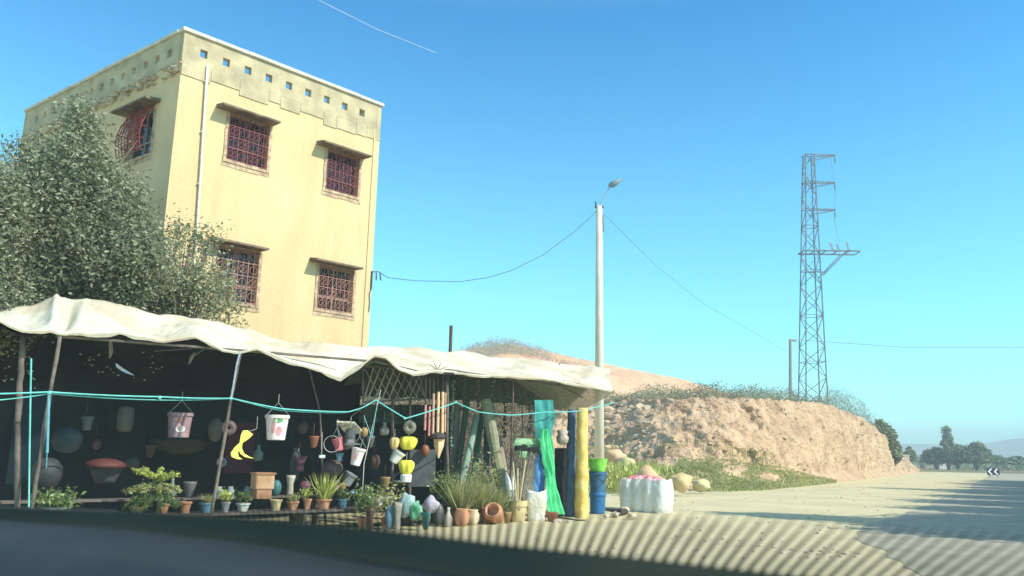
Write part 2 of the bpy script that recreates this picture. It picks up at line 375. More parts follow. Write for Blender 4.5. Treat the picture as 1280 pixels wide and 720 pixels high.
b=MB(); wall(b,Cc+bu*.0,bu,nR,0.0,WR,0,ZP,winR,.22); wall(b,Lc,bu,-nR,0,WR,0,ZP,[],-.0001*0+.2); wall(b,Rc,bl,-nL,.0,WL,0,ZP,[],.2)
b.build('wall',M_yel,bld); b=MB(); wall(b,Cc,bl,nL,.0,WL,0,ZP,winL,.22); b.build('side_wall',mat('side_render_shade_lift',(.64,.47,.25),(.78,.58,.32),rough=.95,scale=.8,bump=.015,bscale=8,detail=9),bld)['label']='yellow side wall, colour lifted to offset its shade'  # yellow render again, colour lightened and warmed to make up for shade
b=MB(); b.add([p+Z*9.74 for p in (Cc-nR*.1-nL*.1,Rc,Bc,Lc)],[(0,1,2,3)]); b.build('roof',M_cop,bld)
# parapet
b=MB(); hR=[(.38+.542*i,.38+.542*i+.17,9.95,10.14) for i in range(9)]; hL=[(.46+.51*i,.46+.51*i+.18,9.95,10.14) for i in range(14)]
wall(b,Cc+nR*.012,bu,nR,-.012,WR,ZP,10.42,hR,.14); wall(b,Cc+nL*.012,bl,nL,.13,WL,ZP,10.42,hL,.14)
wall(b,Lc,bu,-nR,0,WR,ZP,10.42,[],.14); wall(b,Rc,bl,-nL,0,WL,ZP,10.42,[],.14)
b.build('parapet',M_par,bld)
b=MB()
def coping(o,d,n,ln):
    k=int(ln/.7); 
    for i in range(k):
        a=i*ln/k; e=rnd.uniform(-.008,.008)
        b.box(o+d*(a+.002)+n*(.07+e)+Z*(10.42+e*.5),d*(ln/k-.004),-n*.26,Z*.085)
coping(Cc-bu*.07,bu,nR,WR+.12); coping(Cc+bl*.20,bl,nL,WL-.2); coping(Lc+nR*-.0,bu,-nR,WR); coping(Rc,bl,-nL,WL)
b.build('coping',M_cop,bld,bevel=.012)
# ragged render edge under the parapet
b=MB()
i=0; s=0.
while s<WR-.05:
    ww=min(rnd.uniform(.25,.75),WR-s); h=rnd.uniform(.22,.36)
    b.box(Cc+bu*s+nR*.022+Z*(ZP-h),bu*(ww-.006),-nR*.02,Z*(h+rnd.uniform(-.01,.0))); s+=ww
b.build('plaster_band',M_par,bld,bevel=.006)
b=MB()
for i in range(190):
    s=rnd.uniform(.0,WL*.98); z=9.62-.03*s*.0+rnd.choice([-.16,-.05,.04])+rnd.gauss(0,.02)
    b.blob(Cc+bl*s+nL*rnd.uniform(.0,.05)+Z*z,(rnd.uniform(.05,.12),rnd.uniform(.05,.1),rnd.uniform(.025,.045)),i,.4,1)
b.build('rubble_ledge',mat('ledge_stone',(.42,.34,.24),(.62,.52,.36),scale=5,rough=.95),bld)
def make_window(o,d,n,h,mg,bow=0,style=0,hood=True,label=None,hx=(-.16,.26)):
    s0,s1,z0,z1=h; q=lambda s,z,k=0: o+d*s+Z*z+n*k
    fr=MB(); t=.075
    for a in (0,1):   # surround of chipped render, pieces of uneven length
        x=s0-t if a==0 else s1
        z=z0-t
        while z<z1-.02:
            hh=min(rnd.uniform(.12,.3),z1-z); fr.box(q(x+rnd.uniform(-.01,.01),z,.025+rnd.uniform(-.006,.006)),d*t,-n*.03,Z*(hh-.004)); z+=hh
    x=s0
    while x<s1-.02:
        ww=min(rnd.uniform(.12,.35),s1-x); fr.box(q(x,z0-t,.03+rnd.uniform(-.006,.006)),d*(ww-.004),-n*.035,Z*t); x+=ww
    x=s0-.1
    while x<s1+.1:
        ww=min(rnd.uniform(.2,.4),s1+.1-x+.01); fr.box(q(x,z0-.17+rnd.uniform(-.012,.012),.012+rnd.uniform(-.003,.004)),d*(ww-.004),-n*.02,Z*.085); x+=ww
    w_o=fr.build('window',M_brick,bld,bevel=.004)
    if label: w_o['label']=label
    g=MB(); g.cbox(q((s0+s1)/2,(z0+z1)/2,-.17),d*(s1-s0),n*.02,Z*(z1-z0)); g.build('pane',M_glass,w_o)
    g=MB(); mid=(s0+s1)/2
    for xx in (s0+.02,mid,s1-.02): g.cbox(q(xx,(z0+z1)/2,-.145),d*.045,n*.03,Z*(z1-z0))
    for zz in (z0+.02,z0+(z1-z0)*.32,z1-.02): g.cbox(q(mid,zz,-.142),d*(s1-s0),n*.03,Z*.045)
    g.build('sash',pl('sash_paint',(.35,.26,.2)) if style else pl('sash_dark',(.10,.07,.07)),w_o)
    # wrought iron grille
    g=MB(); nxc=4; nzc=4; W=s1-s0; H=z1-z0
    def bw(zz): 
        tt=(z1-zz)/H; return .03+bow*math.sin(min(1,tt*1.05)*math.pi*.72)
    zz=[z0+.01+(H-.02)*i/12 for i in range(13)]
    for i in range(2*nxc+1):
        xx=s0+.01+(W-.02)*i/(2*nxc); g.tube([q(xx,z,bw(z)) for z in zz],.0085 if i%2 else .012,5)
    for i in range(nzc+1):
        z=z0+.01+(H-.02)*i/nzc; g.tube([q(s0,z,bw(z)),q(s1,z,bw(z))],.012,5)
        if bow: 
            for xx in(s0,s1): g.tube([q(xx,z,0),q(xx,z,bw(z))],.012,5)
    for i in range(nxc):
        for j in range(nzc):
            cx=s0+.01+(W-.02)*(i+.5)/nxc; cz=z0+.01+(H-.02)*(j+.5)/nzc; R=min(W/nxc,H/nzc)*.36
            pts=[q(cx+R*math.cos(a*math.pi/6),cz+R*math.sin(a*math.pi/6),bw(cz)+.012) for a in range(13)]; g.tube(pts,.008,4,False)
            if (i+j)%2==0:
                for sgn in(1,-1): g.tube([q(cx-R,cz-sgn*R,bw(cz)+.02),q(cx+R,cz+sgn*R,bw(cz)+.02)],.007,4)
    g.build('grille',mg,w_o)
    if hood:
        g=MB(); a,e=s0+hx[0],s1+hx[1]; dp=.35 if not bow else .36 
        g.add([q(a,z1+.03,-.02),q(e,z1+.03,-.02),q(e,z1+.01,dp),q(a,z1+.01,dp),q(a,z1+.13,-.02),q(e,z1+.13,-.02),q(e,z1+.06,dp),q(a,z1+.06,dp)],
              [(0,1,2,3),(7,6,5,4),(0,3,7,4),(1,5,6,2),(3,2,6,7)])
        g.build('hood',mat('hood_cement',(.12,.085,.06),(.24,.18,.12),scale=5,rough=.95) if True else M_cop,w_o,bevel=.008)
make_window(Cc,bu,nR,winR[0],M_redd,hx=(-.33,.10)); make_window(Cc,bu,nR,winR[1],M_redd,hx=(-.33,.15))
make_window(Cc,bu,nR,winR[2],M_peach,style=1,hx=(-.23,.05),bow=.0); make_window(Cc,bu,nR,winR[3],M_peach,style=1,hx=(-.28,.05))
make_window(Cc,bl,nL,winL[0],M_red,bow=.26,style=2,hx=(-.2,.28),label='window with a bulging bright red grille on the shaded wall')
b=MB(); b.tube([Cc+bu*.56+nR*.05+Z*9.78,Cc+bu*.62+nR*.05+Z*8,Cc+bu*.70+nR*.05+Z*5.8,Cc+bu*.74+nR*.05+Z*2.5],.03,8); 
for z in (9.4,8.2,7,5.8,4.6): b.cbox(Cc+bu*interp([(2.5,.74),(5.8,.7),(8,.62),(9.78,.56)],z)+nR*.03+Z*z,bu*.1,nR*.06,Z*.03)
b.build('drain_pipe',pl('pipe_white',(.72,.68,.58)),bld,smooth=True)
b=MB(); br=Cc+bu*(WR-.02)+Z*5.75+nR*.03
b.tube([br+Z*-.35,br+Z*.12],.022,6); b.tube([br+Z*.1,br+bu*.2+Z*.14,br+bu*.36+Z*.08],.014,6); b.tube([br+bu*.13+Z*.1,br+bu*.14-Z*.1],.02,6); b.tube([br+bu*.25+Z*.1,br+bu*.28-Z*.08],.02,6)
b.tube([br-Z*.35,br-Z*.5-bu*.05,br-Z*.7-bu*.02,br-Z*.95-bu*.03],.011,5)
b.build('cable_bracket',pl('bracket_iron',(.10,.10,.09)),bld)
# ================================================================ TREES
M_leaf=leafmat('broad_grey_leaf',(.15,.175,.09),(.30,.325,.20),rough=.5,spec=.5)
M_leaf2=leafmat('pale_leaf',(.22,.25,.13),(.36,.39,.22),rough=.5,spec=.5)
M_bark=mat('grey_bark',(.16,.12,.09),(.27,.22,.17),scale=6,bump=.02,bscale=18,rough=.95)
def tree(name,label,base,cl,ntwig,nleaf,size,m,trunk_r=.16,tw=.16,group=None,cat='tree',asp=.45):
    t=thing(name,label,cat,base,group); b=MB(); top=V(base)+Z*(min(c[0][2] for c in cl)-base[2])*.55
    b.tube([V(base)-Z*.1,V(base).lerp(top,.5)+V((.06,.03,0)),top],[trunk_r*1.25,trunk_r,trunk_r*.85],9)
    for c,r in cl:
        c=V(c); md=top.lerp(c,.55)+V((rnd.uniform(-.2,.2),rnd.uniform(-.2,.2),-.1))
        b.tube([top-Z*.05,md,c,c+Z*(r if not hasattr(r,'__len__') else r[2])*.6],[trunk_r*.6,trunk_r*.38,trunk_r*.22,trunk_r*.06],6)
        for k in range(5):
            e=c+V((rnd.gauss(0,.5),rnd.gauss(0,.5),rnd.gauss(.1,.5)))*(r if not hasattr(r,'__len__') else r[0]); b.tube([md,md.lerp(e,.6)+V((0,0,.1)),e],[trunk_r*.25,trunk_r*.15,trunk_r*.04],5)
    b.build('trunk',M_bark,t,smooth=True)
    pts=clump_pts(cl,ntwig,nleaf,tw); vs,q=leaves(pts,size,asp,up=.3)
    fastmesh('crown',vs,q,m,t); return t
def cp(x,y,D,r): p=atY(x,y,D); return (tuple(p),r)
D=14.6
tree('broadleaf_tree','big grey green broadleaf tree rising behind the stall before the shaded wall',V((-9.3,15.6,0)),
 [cp(95,222,D,(.75,.75,.7)),cp(60,250,D,(.9,.9,.8)),cp(124,285,D,(.85,.85,.75)),cp(95,330,D,(1.3,1.,.9)),cp(30,330,D,(1.,1.,.9)),cp(155,330,D,(.85,.8,.8)),cp(100,168,D,(.35,.35,.3)),
  cp(50,200,D,(.4,.4,.3)),cp(172,318,D-.3,(.45,.5,.42)),cp(150,235,D,(.3,.3,.3)),cp(60,385,D+1.8,(1.3,1.,.8)),cp(150,380,D+1.8,(1.1,.9,.7)),cp(100,142,D,(.13,.13,.16))],165,84,.043,M_leaf,.115)
E_=16.2
tree('broadleaf_tree','pale leaved smaller tree in front of the lower left window',V((-7.2,16.0,0)),
 [cp(232,350,E_,(.6,.5,.55)),cp(200,372,E_,(.75,.5,.6)),cp(258,362,E_,(.5,.4,.5)),cp(238,304,E_,(.35,.3,.22)),cp(262,300,E_,(.13,.13,.16)),cp(224,286,E_,(.13,.13,.16)),cp(275,395,E_,(.45,.4,.28)),cp(240,410,E_,(.8,.5,.4))],130,38,.042,M_leaf2,.09)
tree('broadleaf_tree','dark leafy tree cut by the left edge of the photo',V((-10.6,13.2,0)),
 [cp(-30,290,13.2,(.8,.8,1.)),cp(-40,370,13.2,(1.,.9,.8)),cp(5,400,13.2,(.5,.5,.4)),cp(-5,225,13.2,(.28,.28,.3)),cp(8,250,13.2,(.3,.3,.3))],230,66,.043,M_leaf,.12)
# ================================================================ MARKET STALL
stall=thing('market_stall','long pottery and garden stall under a cream tarpaulin on crooked poles','stall',SA)
M_tarp=mat('cream_tarpaulin',(.58,.51,.36),(.74,.70,.54),rough=.75,scale=1.1,bump=.03,bscale=5,contrast=(.38,.55),trans=.12,detail=9)
fy=[(-150,395),(0,400),(30,412),(60,414),(110,416),(150,414),(205,426),(245,420),(280,437),(300,440),(322,435),(365,452),(400,462),(427,471),(452,456),(470,443),(483,446),(500,461),(518,467),(545,463),(600,468),(640,470),(690,474),(725,481),(766,488)]
ry=[(-150,400),(0,391),(35,384),(55,373),(75,371),(100,375),(200,396),(300,410),(330,424),(430,435),(520,437),(560,440),(640,449),(700,456),(745,459),(762,463)]
NU=330
def tarp(u,v,lift=0):
    x=lerp(-150,766,u); pf=P(x,interp(fy,x),0.0); off=2.3; pr=P(x+6,interp(ry,min(762,x)),off)
    if x>700: off=lerp(2.3,1.2,(x-700)/66); pr=P(x-4,interp(ry,min(762,x)),off)
    if v<.06: p=pf-Z*(.10*(1-v/.06))*(.35+.7*abs(fbm((x*.013,4,0))))+SM*.02
    elif v<.6: t=(v-.06)/.54; p=pf.lerp(pr,t)-Z*.10*math.sin(t*math.pi)*(1+.8*math.sin(x*.045)); 
    else: t=(v-.6)/.4; p=pr+SM*(1.5*t)-Z*(.95*t)
    p=p+Z*(.05-.11*abs(fbm((x*.016+v*1.2,v*1.5,7),2))+.03*(.5-abs(fbm((x*.05-v*2,v*3,1),2)))-.22*math.exp(-((x-78-v*10)/9)**2)*(1-abs(v-.3)*2.2 if v<.75 else 0)+.10*math.exp(-((x-64)/6)**2)*(1 if v<.6 else 0))*(1 if .1<v else .25)
    return p+Z*lift
b=MB(); b.grid(lambda u,v:tarp(u,v),NU,40,.008,(0,0,-1)); b.build('canopy',M_tarp,stall,smooth=True)
# dark sheet added under canopy as its shade (left two thirds); dark back sheet
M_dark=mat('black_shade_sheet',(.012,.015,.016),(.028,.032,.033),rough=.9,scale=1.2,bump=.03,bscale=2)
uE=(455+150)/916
b=MB(); b.grid(lambda u,v: tarp(u*uE,.10+v*.88,-.07)-Z*.05*v,110,18,.01,(0,0,-1)); b.build('added_dark_underlay',M_dark,stall,smooth=True)
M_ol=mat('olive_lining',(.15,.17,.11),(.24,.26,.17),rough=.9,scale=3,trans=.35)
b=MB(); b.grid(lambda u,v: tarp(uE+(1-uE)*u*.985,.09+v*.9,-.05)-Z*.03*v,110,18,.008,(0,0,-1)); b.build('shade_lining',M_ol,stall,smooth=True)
def strip(x0,x1,off,ytop,ybot_z,n=60,amp=.04,nz=12,seed=0):
    def f(u,v):
        x=lerp(x0,x1,u); t=P(x,ytop(x) if callable(ytop) else ytop,off); p=V((t.x,t.y,lerp(ybot_z,t.z,v)))
        return p+SM*amp*(fbm((x*.03,v*2,seed))+.5*math.sin(x*.18+v))
    return f
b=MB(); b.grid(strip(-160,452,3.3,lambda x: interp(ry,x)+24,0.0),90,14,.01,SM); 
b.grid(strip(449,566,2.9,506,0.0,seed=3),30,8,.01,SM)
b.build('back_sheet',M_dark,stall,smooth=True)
M_net=mat('grey_green_netting',(.06,.095,.07),(.13,.165,.12),rough=.9,scale=2.5,alpha=(.84,42.),trans=.3)
b=MB(); b.grid(strip(560,684,2.3,lambda x: 466+(x-560)*.03,0.05,amp=.06,seed=5),40,16); b.grid(strip(452,562,2.5,455,1.9,amp=.03,seed=8),24,6)
b.build('side_netting',M_net,stall,smooth=True)
M_net2=mat('olive_shade_cloth',(.30,.30,.22),(.40,.39,.29),rough=.9,scale=3,alpha=(.84,30.),trans=.3)
def flap(u,v):
    x=lerp(640,768,u); yt=interp([(640,471),(700,474),(768,489)],x); yb=interp([(640,474),(680,500),(700,514),(730,512),(768,491)],x); a=P(x,yt,.12); c=P(x,yb,.5+.8*v)
    return a.lerp(c,v)+SM*.06*fbm((x*.04,v*3,2))
b=MB(); b.grid(flap,40,10); b.build('hanging_flap',M_net2,stall,smooth=True)
M_wood=mat('weathered_pole',(.09,.075,.065),(.20,.165,.135),scale=5,bump=.008,bscale=22,rough=.9)
def pole(px,r,off=0.,m=None,name='post',parent=stall,ground=True):
    pts=[P(x,y,off+(o[0] if o else 0)) for x,y,*o in px]
    if ground:
        d=pts[-1]-pts[-2]; 
        if pts[-1].z>.05: pts.append(pts[-1]+d*(pts[-1].z/max(.01,-d.z)))
    q=[]
    for a,c in zip(pts,pts[1:]):
        for i in range(5): q.append(a.lerp(c,i/5)+V((rnd.gauss(0,r*.15),rnd.gauss(0,r*.15),0)))
    q.append(pts[-1]); b=MB(); b.tube(q,[r*rnd.uniform(.85,1.1) for _ in q],7); return b.build(name,m or M_wood,parent,smooth=True)
pole([(75,420),(52,560),(40,632)],.028,.05); pole([(301,441),(288,500),(266,632)],.026,.05); pole([(30,416),(24,478),(22,600)],.04,.4)
pole([(385,455),(400,514),(404,600)],.018,.9); pole([(642,470),(640,540),(637,645)],.022,.3,pl('rusty_rod',(.16,.10,.08)))
pole([(653,470),(653,512),(653,640)],.014,1.6); pole([(491,462),(491,510),(490,640)],.03,1.0); pole([(513,470),(513,500),(512,640)],.03,2.2)
pole([(559,466),(559,560),(559,640)],.035,.25)
b=MB(); b.tube([P(528,467,.2),P(560,462,.2),P(625,472,.25)],.018,6); b.tube([P(70,420,.1),P(300,438,.1),P(470,452,.15),P(530,466,.2)],.022,6); b.tube([P(625,472,.2),P(700,482,.2),P(728,497,.25)],.02,6)
b.build('crossbar',M_wood,stall)
# yellow wrapped corner post and dark blue one beside it
def wrapped(x,yt,yb,wpx,off,m,name,label=None,seed=0,lean=0):
    top=P(x+lean,yt,off); bot=P(x,yb,off); r=wpx*cpx(bot)/2; bot.z=0; prof=[]
    b=MB(); vs=[];n=18;k=40
    for j in range(k+1):
        t=j/k; c=bot.lerp(top,t)
        for i in range(n):
            a=2*math.pi*i/n; rr=r*(1+.13*fbm((math.cos(a)*1.2+seed,math.sin(a)*1.2,t*7),4)+.05*math.sin(t*38+a*1.0))*(1.12-.22*t); vs.append(c+V((math.cos(a),math.sin(a),0))*rr)
    fs=[(j*n+i,j*n+(i+1)%n,(j+1)*n+(i+1)%n,(j+1)*n+i) for j in range(k) for i in range(n)]+[tuple(range(k*n,(k+1)*n))]
    b.add(vs,fs); o=b.build(name,m,stall,smooth=True)
    if label:o['label']=label
wrapped(727,510,645,15.5,.0,mat('yellow_wrap',(.74,.47,.10),(.84,.62,.22),rough=.55,scale=4,bump=.02,bscale=10),'post','corner post wrapped in bright yellow plastic',1,1)
wrapped(713,512,638,12,.35,mat('navy_wrap',(.05,.09,.15),(.10,.17,.25),rough=.6,scale=4,bump=.02,bscale=10),'post','post wrapped in dark blue plastic',4,2)
# ---------------------------------------------------------------- ropes (separate things)
M_rope=pl('turquoise_rope',(.16,.56,.52),.7); M_string=pl('pale_string',(.5,.52,.45),.8)
def rope(px,r,label,off=-.06,m=M_rope,sag=0.,name='rope',cat='rope',group=None,knots=()):
    pts=[]; K=[P(x,y,off) for x,y in px]
    for a,c in zip(K,K[1:]):
        for i in range(8): t=i/8; pts.append(a.lerp(c,t)-Z*sag*4*t*(1-t)*(a-c).length)
    pts.append(K[-1]); b=MB(); b.tube(pts,r,5)
    for k in knots: b.blob(P(*k,off),.028,1,.3,1)
    return tag(b.build(name,m,origin=K[0]),label,cat,group)
rope([(-90,493),(62,490),(200,496),(290,498),(352,511),(435,515),(452,510),(470,500),(507,523),(570,503),(598,515),(640,519),(680,515),(722,514),(768,503)],.011,'long turquoise rope strung from pole to pole along the stall front',knots=[(62,491),(200,497),(289,498),(506,523),(570,503)],sag=.008)
rope([(-90,505),(0,500),(62,492),(200,500),(290,498),(350,513),(432,516)],.008,'second turquoise strand just below the long rope at the left end',off=-.03,sag=.01)
rope([(39,448),(38,500),(37,560),(36,634)],.011,'taut pale turquoise cord hanging straight down at the far left',off=-.02,sag=0)
b=MB(); b.tube([P(61,494,-.05),P(59,566,-.05)],.018,7); b.tube([P(59,566,-.05),P(58,585,-.05)],.006,4)
tag(b.build('pipe',pl('teal_pipe',(.12,.36,.42),.5),origin=P(59,566,-.05)),'short teal pipe tied to the leftmost leaning pole','pipe')
rope([(300,440),(296,455),(289,497)],.013,'pale blue cord lashed round the leaning pole near the pink pots',off=-.02,m=pl('pale_blue_cord',(.35,.45,.52)))
rope([(476,487),(463,545),(455,580),(452,632)],.007,'thin string hanging beside the tin lantern down to the ground',off=.02,m=M_string)
rope([(455,520),(465,548),(472,500)],.006,'loose green twine looped in a v below the rope',off=.0,m=M_rope)
# ---------------------------------------------------------------- hanging goods
def hpot(xc,yt,yb,wt,wb,off,m,label,group=None,hanger=True,tilt=0,cat='flower pot',name='flower_pot',pic=None,soil=True):
    top=P(xc,yt,off); bot=P(xc,yb,off); s=cpx(top); ax=(Z+ RT*tilt).normalized(); h=(top-bot).length; base_=top-ax*h
    t=thing(name,label,cat,base_,group); b=MB(); R=wt*s/2; r=wb*s/2
    b.lathe(base_,[(r*.94,0),(r,.01),(lerp(r,R,.88),h*.86),(R*1.07,h*.87),(R*1.08,h),(R*.96,h),(R*.93,h*.9),(r*.9,h*.35)],22,axis=ax if tilt else None)
    b.build('pot_body',m,t,smooth=False)
    if hanger:
        b=MB(); 
        for sg in(-1,1): b.tube([top+RT*sg*R,top+Z*.12+RT*sg*R*.4,top+Z*.2],.004,4)
        b.tube([top+Z*.2,top+Z*.34],.005,4); b.build('hanger',M_string,t)
    if pic:
        b=MB(); tow=(EYE-top); tow.z=0; tow.normalize(); sd_=Z.cross(tow)
        for (cx,cz,rx,rz,mi) in pic[1]:
            b.cur=mi; vs=[]
            for i in range(14):
                a=2*math.pi*i/14; dx=cx+rx*math.cos(a); dz=cz+rz*math.sin(a); rr=lerp(r,R,.88*dz/.86)+.004; an=dx
                vs.append(base_+tow*rr*math.cos(an)+sd_*rr*math.sin(an)+Z*h*dz)
            b.add(vs,[tuple(range(14))])
        b.build('print',pic[0],t)
    return t
M_pinkpot=pl('pale_pink_pot',(.66,.50,.50)); M_pinkpot2=pl('mauve_pink_pot',(.34,.22,.24))
prn=[pl('leaf_green_print',(.12,.38,.14)),pl('rose_print',(.62,.30,.32)),pl('cream_print',(.75,.7,.62)),pl('brown_print',(.3,.15,.12))]
hpot(347,519,550,28,22,.12,pl('white_pink_pot',(.80,.70,.68)),'pale pink and white printed flower pot hanging in sunlight from the rope',pic=(prn,[(.1,.78,.45,.1,0),(-.35,.5,.22,.25,1),(.25,.35,.3,.2,1)]))
hpot(226,516,547,29,24,1.2,M_pinkpot2,'mauve pink printed flower pot hanging in shade beside the leaning pole',hanger=True,pic=([prn[3],prn[1],prn[2]],[(0,.68,.4,.12,0),(.1,.35,.45,.14,2),(-.1,.5,.2,.08,1)]))
hpot(449,560,582,17,12,.3,pl('white_pink_pot',(.8,.7,.68)),'small pale pot hanging under the tin lantern',tilt=.2,pic=([prn[1],prn[3]],[(0,.5,.5,.2,0)]))
hpot(421,548,564,13,9,.5,pl('rose_pot',(.55,.13,.17)),'small rose red pot hanging beside the wire hoop',tilt=-.3)
hpot(440,592,608,15,11,.8,pl('grey_pot',(.30,.31,.31)),'dull grey tilted pot below the small pale pot',tilt=.5,hanger=False)
# yellow hanging bow-shaped ornament
def cloth(rows,off,m,name,label,cat,folds=4,amp=.03,parent=None,thick=.012,nu=18,hemn=0,group=None):
    ys=[r[0] for r in rows]; tl=[(r[0],r[1]) for r in rows]; tr=[(r[0],r[2]) for r in rows]
    def f(u,v):
        y=lerp(ys[-1],ys[0],v); p=P(lerp(interp(tl,y),interp(tr,y),u),y,off); return p+SM*amp*(.55*math.sin(u*folds*6.28+v*3+2*fbm((u,v*2,1)))+1.3*fbm((u*2.2,v*3,off*3+ys[0])))+Z*hemn*(1-v)*math.sin(u*17)
    b=MB(); b.grid(f,nu,22,thick,SM); o=f(.5,0)
    ob=b.build(name,m,parent,origin=None if parent else o,smooth=True)
    if not parent: tag(ob,label,cat,group)
    elif label: ob['label']=label
    return ob
M_yc=pl('acid_yellow_cloth',(.72,.72,.13),.7)
yt=thing('ribbon_ornament','acid yellow ribbon bow with two curved tails hanging in sun','ornament',P(302,575,.1))
def ribbon(px,off=.1):
    b=MB(); vs=[]
    for x,y,w in px: vs+= [P(x-w/2,y,off),P(x+w/2,y,off+.03)]
    n=len(px); b.add(vs+[v+SM*.012 for v in vs],[(2*i,2*i+1,2*i+3,2*i+2) for i in range(n-1)]+[(2*n+2*i+2,2*n+2*i+3,2*n+2*i+1,2*n+2*i) for i in range(n-1)]+[(2*i,2*i+2,2*n+2*i+2,2*n+2*i) for i in range(n-1)]+[(2*i+1,2*n+2*i+1,2*n+2*i+3,2*i+3) for i in range(n-1)]); return b
ribbon([(307,538,6),(309,543,15),(306,548,11),(302,553,5)]).build('bow',M_yc,yt)
ribbon([(302,553,4),(297,559,7),(293,566,9),(294,571,9),(300,574,6)]).build('tail',M_yc,yt); ribbon([(302,553,3),(300,560,4.5),(303,567,5),(309,571,6),(316,573,3)],.13).build('tail',M_yc,yt)
b=MB(); b.tube([P(309,540,.1),P(321,536,.1),P(322,520,.1)],.004,4); b.build('hanger',M_string,yt)
# tin lantern, hoops
t=thing('tin_lantern','square tin lantern with pitched speckled lid hanging askew under the rope','lantern',P(437,560,.4))
a,c,d,e=P(421,526,.3),P(443,527,.3),P(456,541,.55),P(432,540,.55)
b=MB(); cc=(a+c+d+e)/4+Z*.06; b.add([a,c,d,e,cc,a-Z*.03,c-Z*.03,d-Z*.03,e-Z*.03],[(0,1,4),(1,2,4),(2,3,4),(3,0,4),(5,6,1,0),(6,7,2,1),(7,8,3,2),(8,5,0,3),(8,7,6,5)]); b.build('lid',mat('speckled_tin',(.30,.29,.22),(.62,.60,.48),scale=12,rough=.5,contrast=(.45,.55)),t)
b=MB()
for p in(a,c,d,e): b.tube([p-Z*.02,p.lerp(cc,.25)-Z*.3],.012,5)
b.cbox(cc-Z*.36,RT*.26,SM*.22,Z*.03); b.build('lantern_frame',pl('dull_tin',(.25,.25,.24),.45,metal=.5),t)
b=MB(); b.cbox(cc-Z*.2,RT*.14,SM*.1,Z*.16); b.build('lamp_glass',pl('grey_glass',(.14,.15,.16),.2),t)
b=MB(); b.tube([cc,cc+Z*.12,P(450,512,0)],.005,4); b.build('hanger',M_string,t)
b=MB(); ctr=P(415,555,.45); b.torus(ctr,.14,.007,(EYE-ctr),24,5); tag(b.build('wire_hoop',pl('pale_wire',(.45,.43,.4)),origin=ctr),'pale wire hoop hanging left of the rose red pot','hoop')
b=MB(); b.cbox(P(402.5,570.5,.3),RT*.095,SM*.03,Z*.05); b.tube([P(402,568,.3),P(403,540,.3)],.003,4); tag(b.build('price_card',pl('white_card',(.85,.83,.8)),origin=P(402,570,.3)),'tiny blank white card dangling left of the rose red pot','card')
for (x,y,w,h,lab) in [(391,518,0,0,None)]: pass
# ring ornaments
def ringorn(x,y,Rp,off,m,label,tube=.35):
    c=P(x,y,off); R=Rp*cpx(c); b=MB(); b.torus(c,R*(1-tube*.5),R*tube*.55,(EYE-c),22,8); b.tube([c+Z*R,c+Z*(R+.25)],.004,4)
    tag(b.build('ring_ornament',m,origin=c),label,'ornament')
ringorn(286,535,9,.9,pl('pinkish_clay',(.14,.10,.095)),'clay ring hanging left of the yellow ribbon bow',.8)
ringorn(277,578,6,1.0,pl('grey_clay',(.16,.16,.17)),'small dark grey ring low beside the leaning pole',.8)
ringorn(512,534,8,.15,pl('olive_clay',(.20,.20,.15)),'olive clay ring hanging from the lowest dip of the rope',.8)
# yellow fluted hanging planters
M_lem=pl('lemon_plastic',(.80,.72,.08),.5)
def fluted(x,y,wp,hp_,off,m,name,label,cat,base_m=None):
    c=P(x,y,off); s=cpx(c); R=wp*s/2; h=hp_*s; t=thing(name,label,cat,c-Z*h*.5); b=MB(); vs=[];n=28
    prof=[(.55,0),(.8,.25),(1.,.6),(.95,.85),(.6,1.)]
    for r,z in prof:
        for i in range(n):
            a=2*math.pi*i/n; rr=R*r*(1+.14*math.cos(a*6)); vs.append(c-Z*h*.5+V((math.cos(a)*rr,math.sin(a)*rr,z*h)))
    b.add(vs,[(j*n+i,j*n+(i+1)%n,(j+1)*n+(i+1)%n,(j+1)*n+i) for j in range(len(prof)-1) for i in range(n)]+[tuple(range(n))[::-1],tuple(range((len(prof)-1)*n,len(prof)*n))]); b.build('bowl',m,t,smooth=True)
    b=MB(); b.tube([c+Z*h*.4,c+Z*(h*.5+.15)],.005,4); b.build('hanger',M_string,t)
    if base_m:
        b=MB(); b.lathe(c-Z*h*1.05,[(R*.75,0),(R*.8,h*.45),(R*.7,h*.55)],16); b.build('foot',base_m,t)
fluted(510,554,21,16,.2,M_lem,'hanging_planter','bright lemon fluted planter hanging under the olive ring','planter')
fluted(493,554,11,14,.22,pl('apricot_plastic',(.66,.47,.2)),'hanging_planter','small apricot planter left of the lemon one','planter')
fluted(508,584,18,17,.2,M_lem,'hanging_planter','lower lemon yellow planter with a white foot','planter',pl('white_plastic',(.8,.78,.72)))
hpot(500,564,580,16,11,.3,pl('white_plastic',(.8,.78,.72)),'white cup shaped pot tilted between the two lemon planters',tilt=.6,hanger=False)
b=MB(); c=P(501,604,.35); b.lathe(c,[(.05,0),(.16,.03),(.17,.04),(.05,.02)],20); b.tube([c+V((-.16,0,.03)),c+V((-.1,0,.16)),c+V((0,0,.2))],.006,4); tag(b.build('dish',pl('grey_dish',(.35,.35,.33)),origin=c),'shallow grey dish hanging under the lower lemon planter','dish')
b=MB(); b.cbox(P(527,585,1.1),RT*.52,SM*.05,Z*.72); tag(b.build('board',pl('grey_board',(.13,.14,.145),.8),origin=P(527,605,1.1)),'plain grey board propped behind the lemon planters','board')
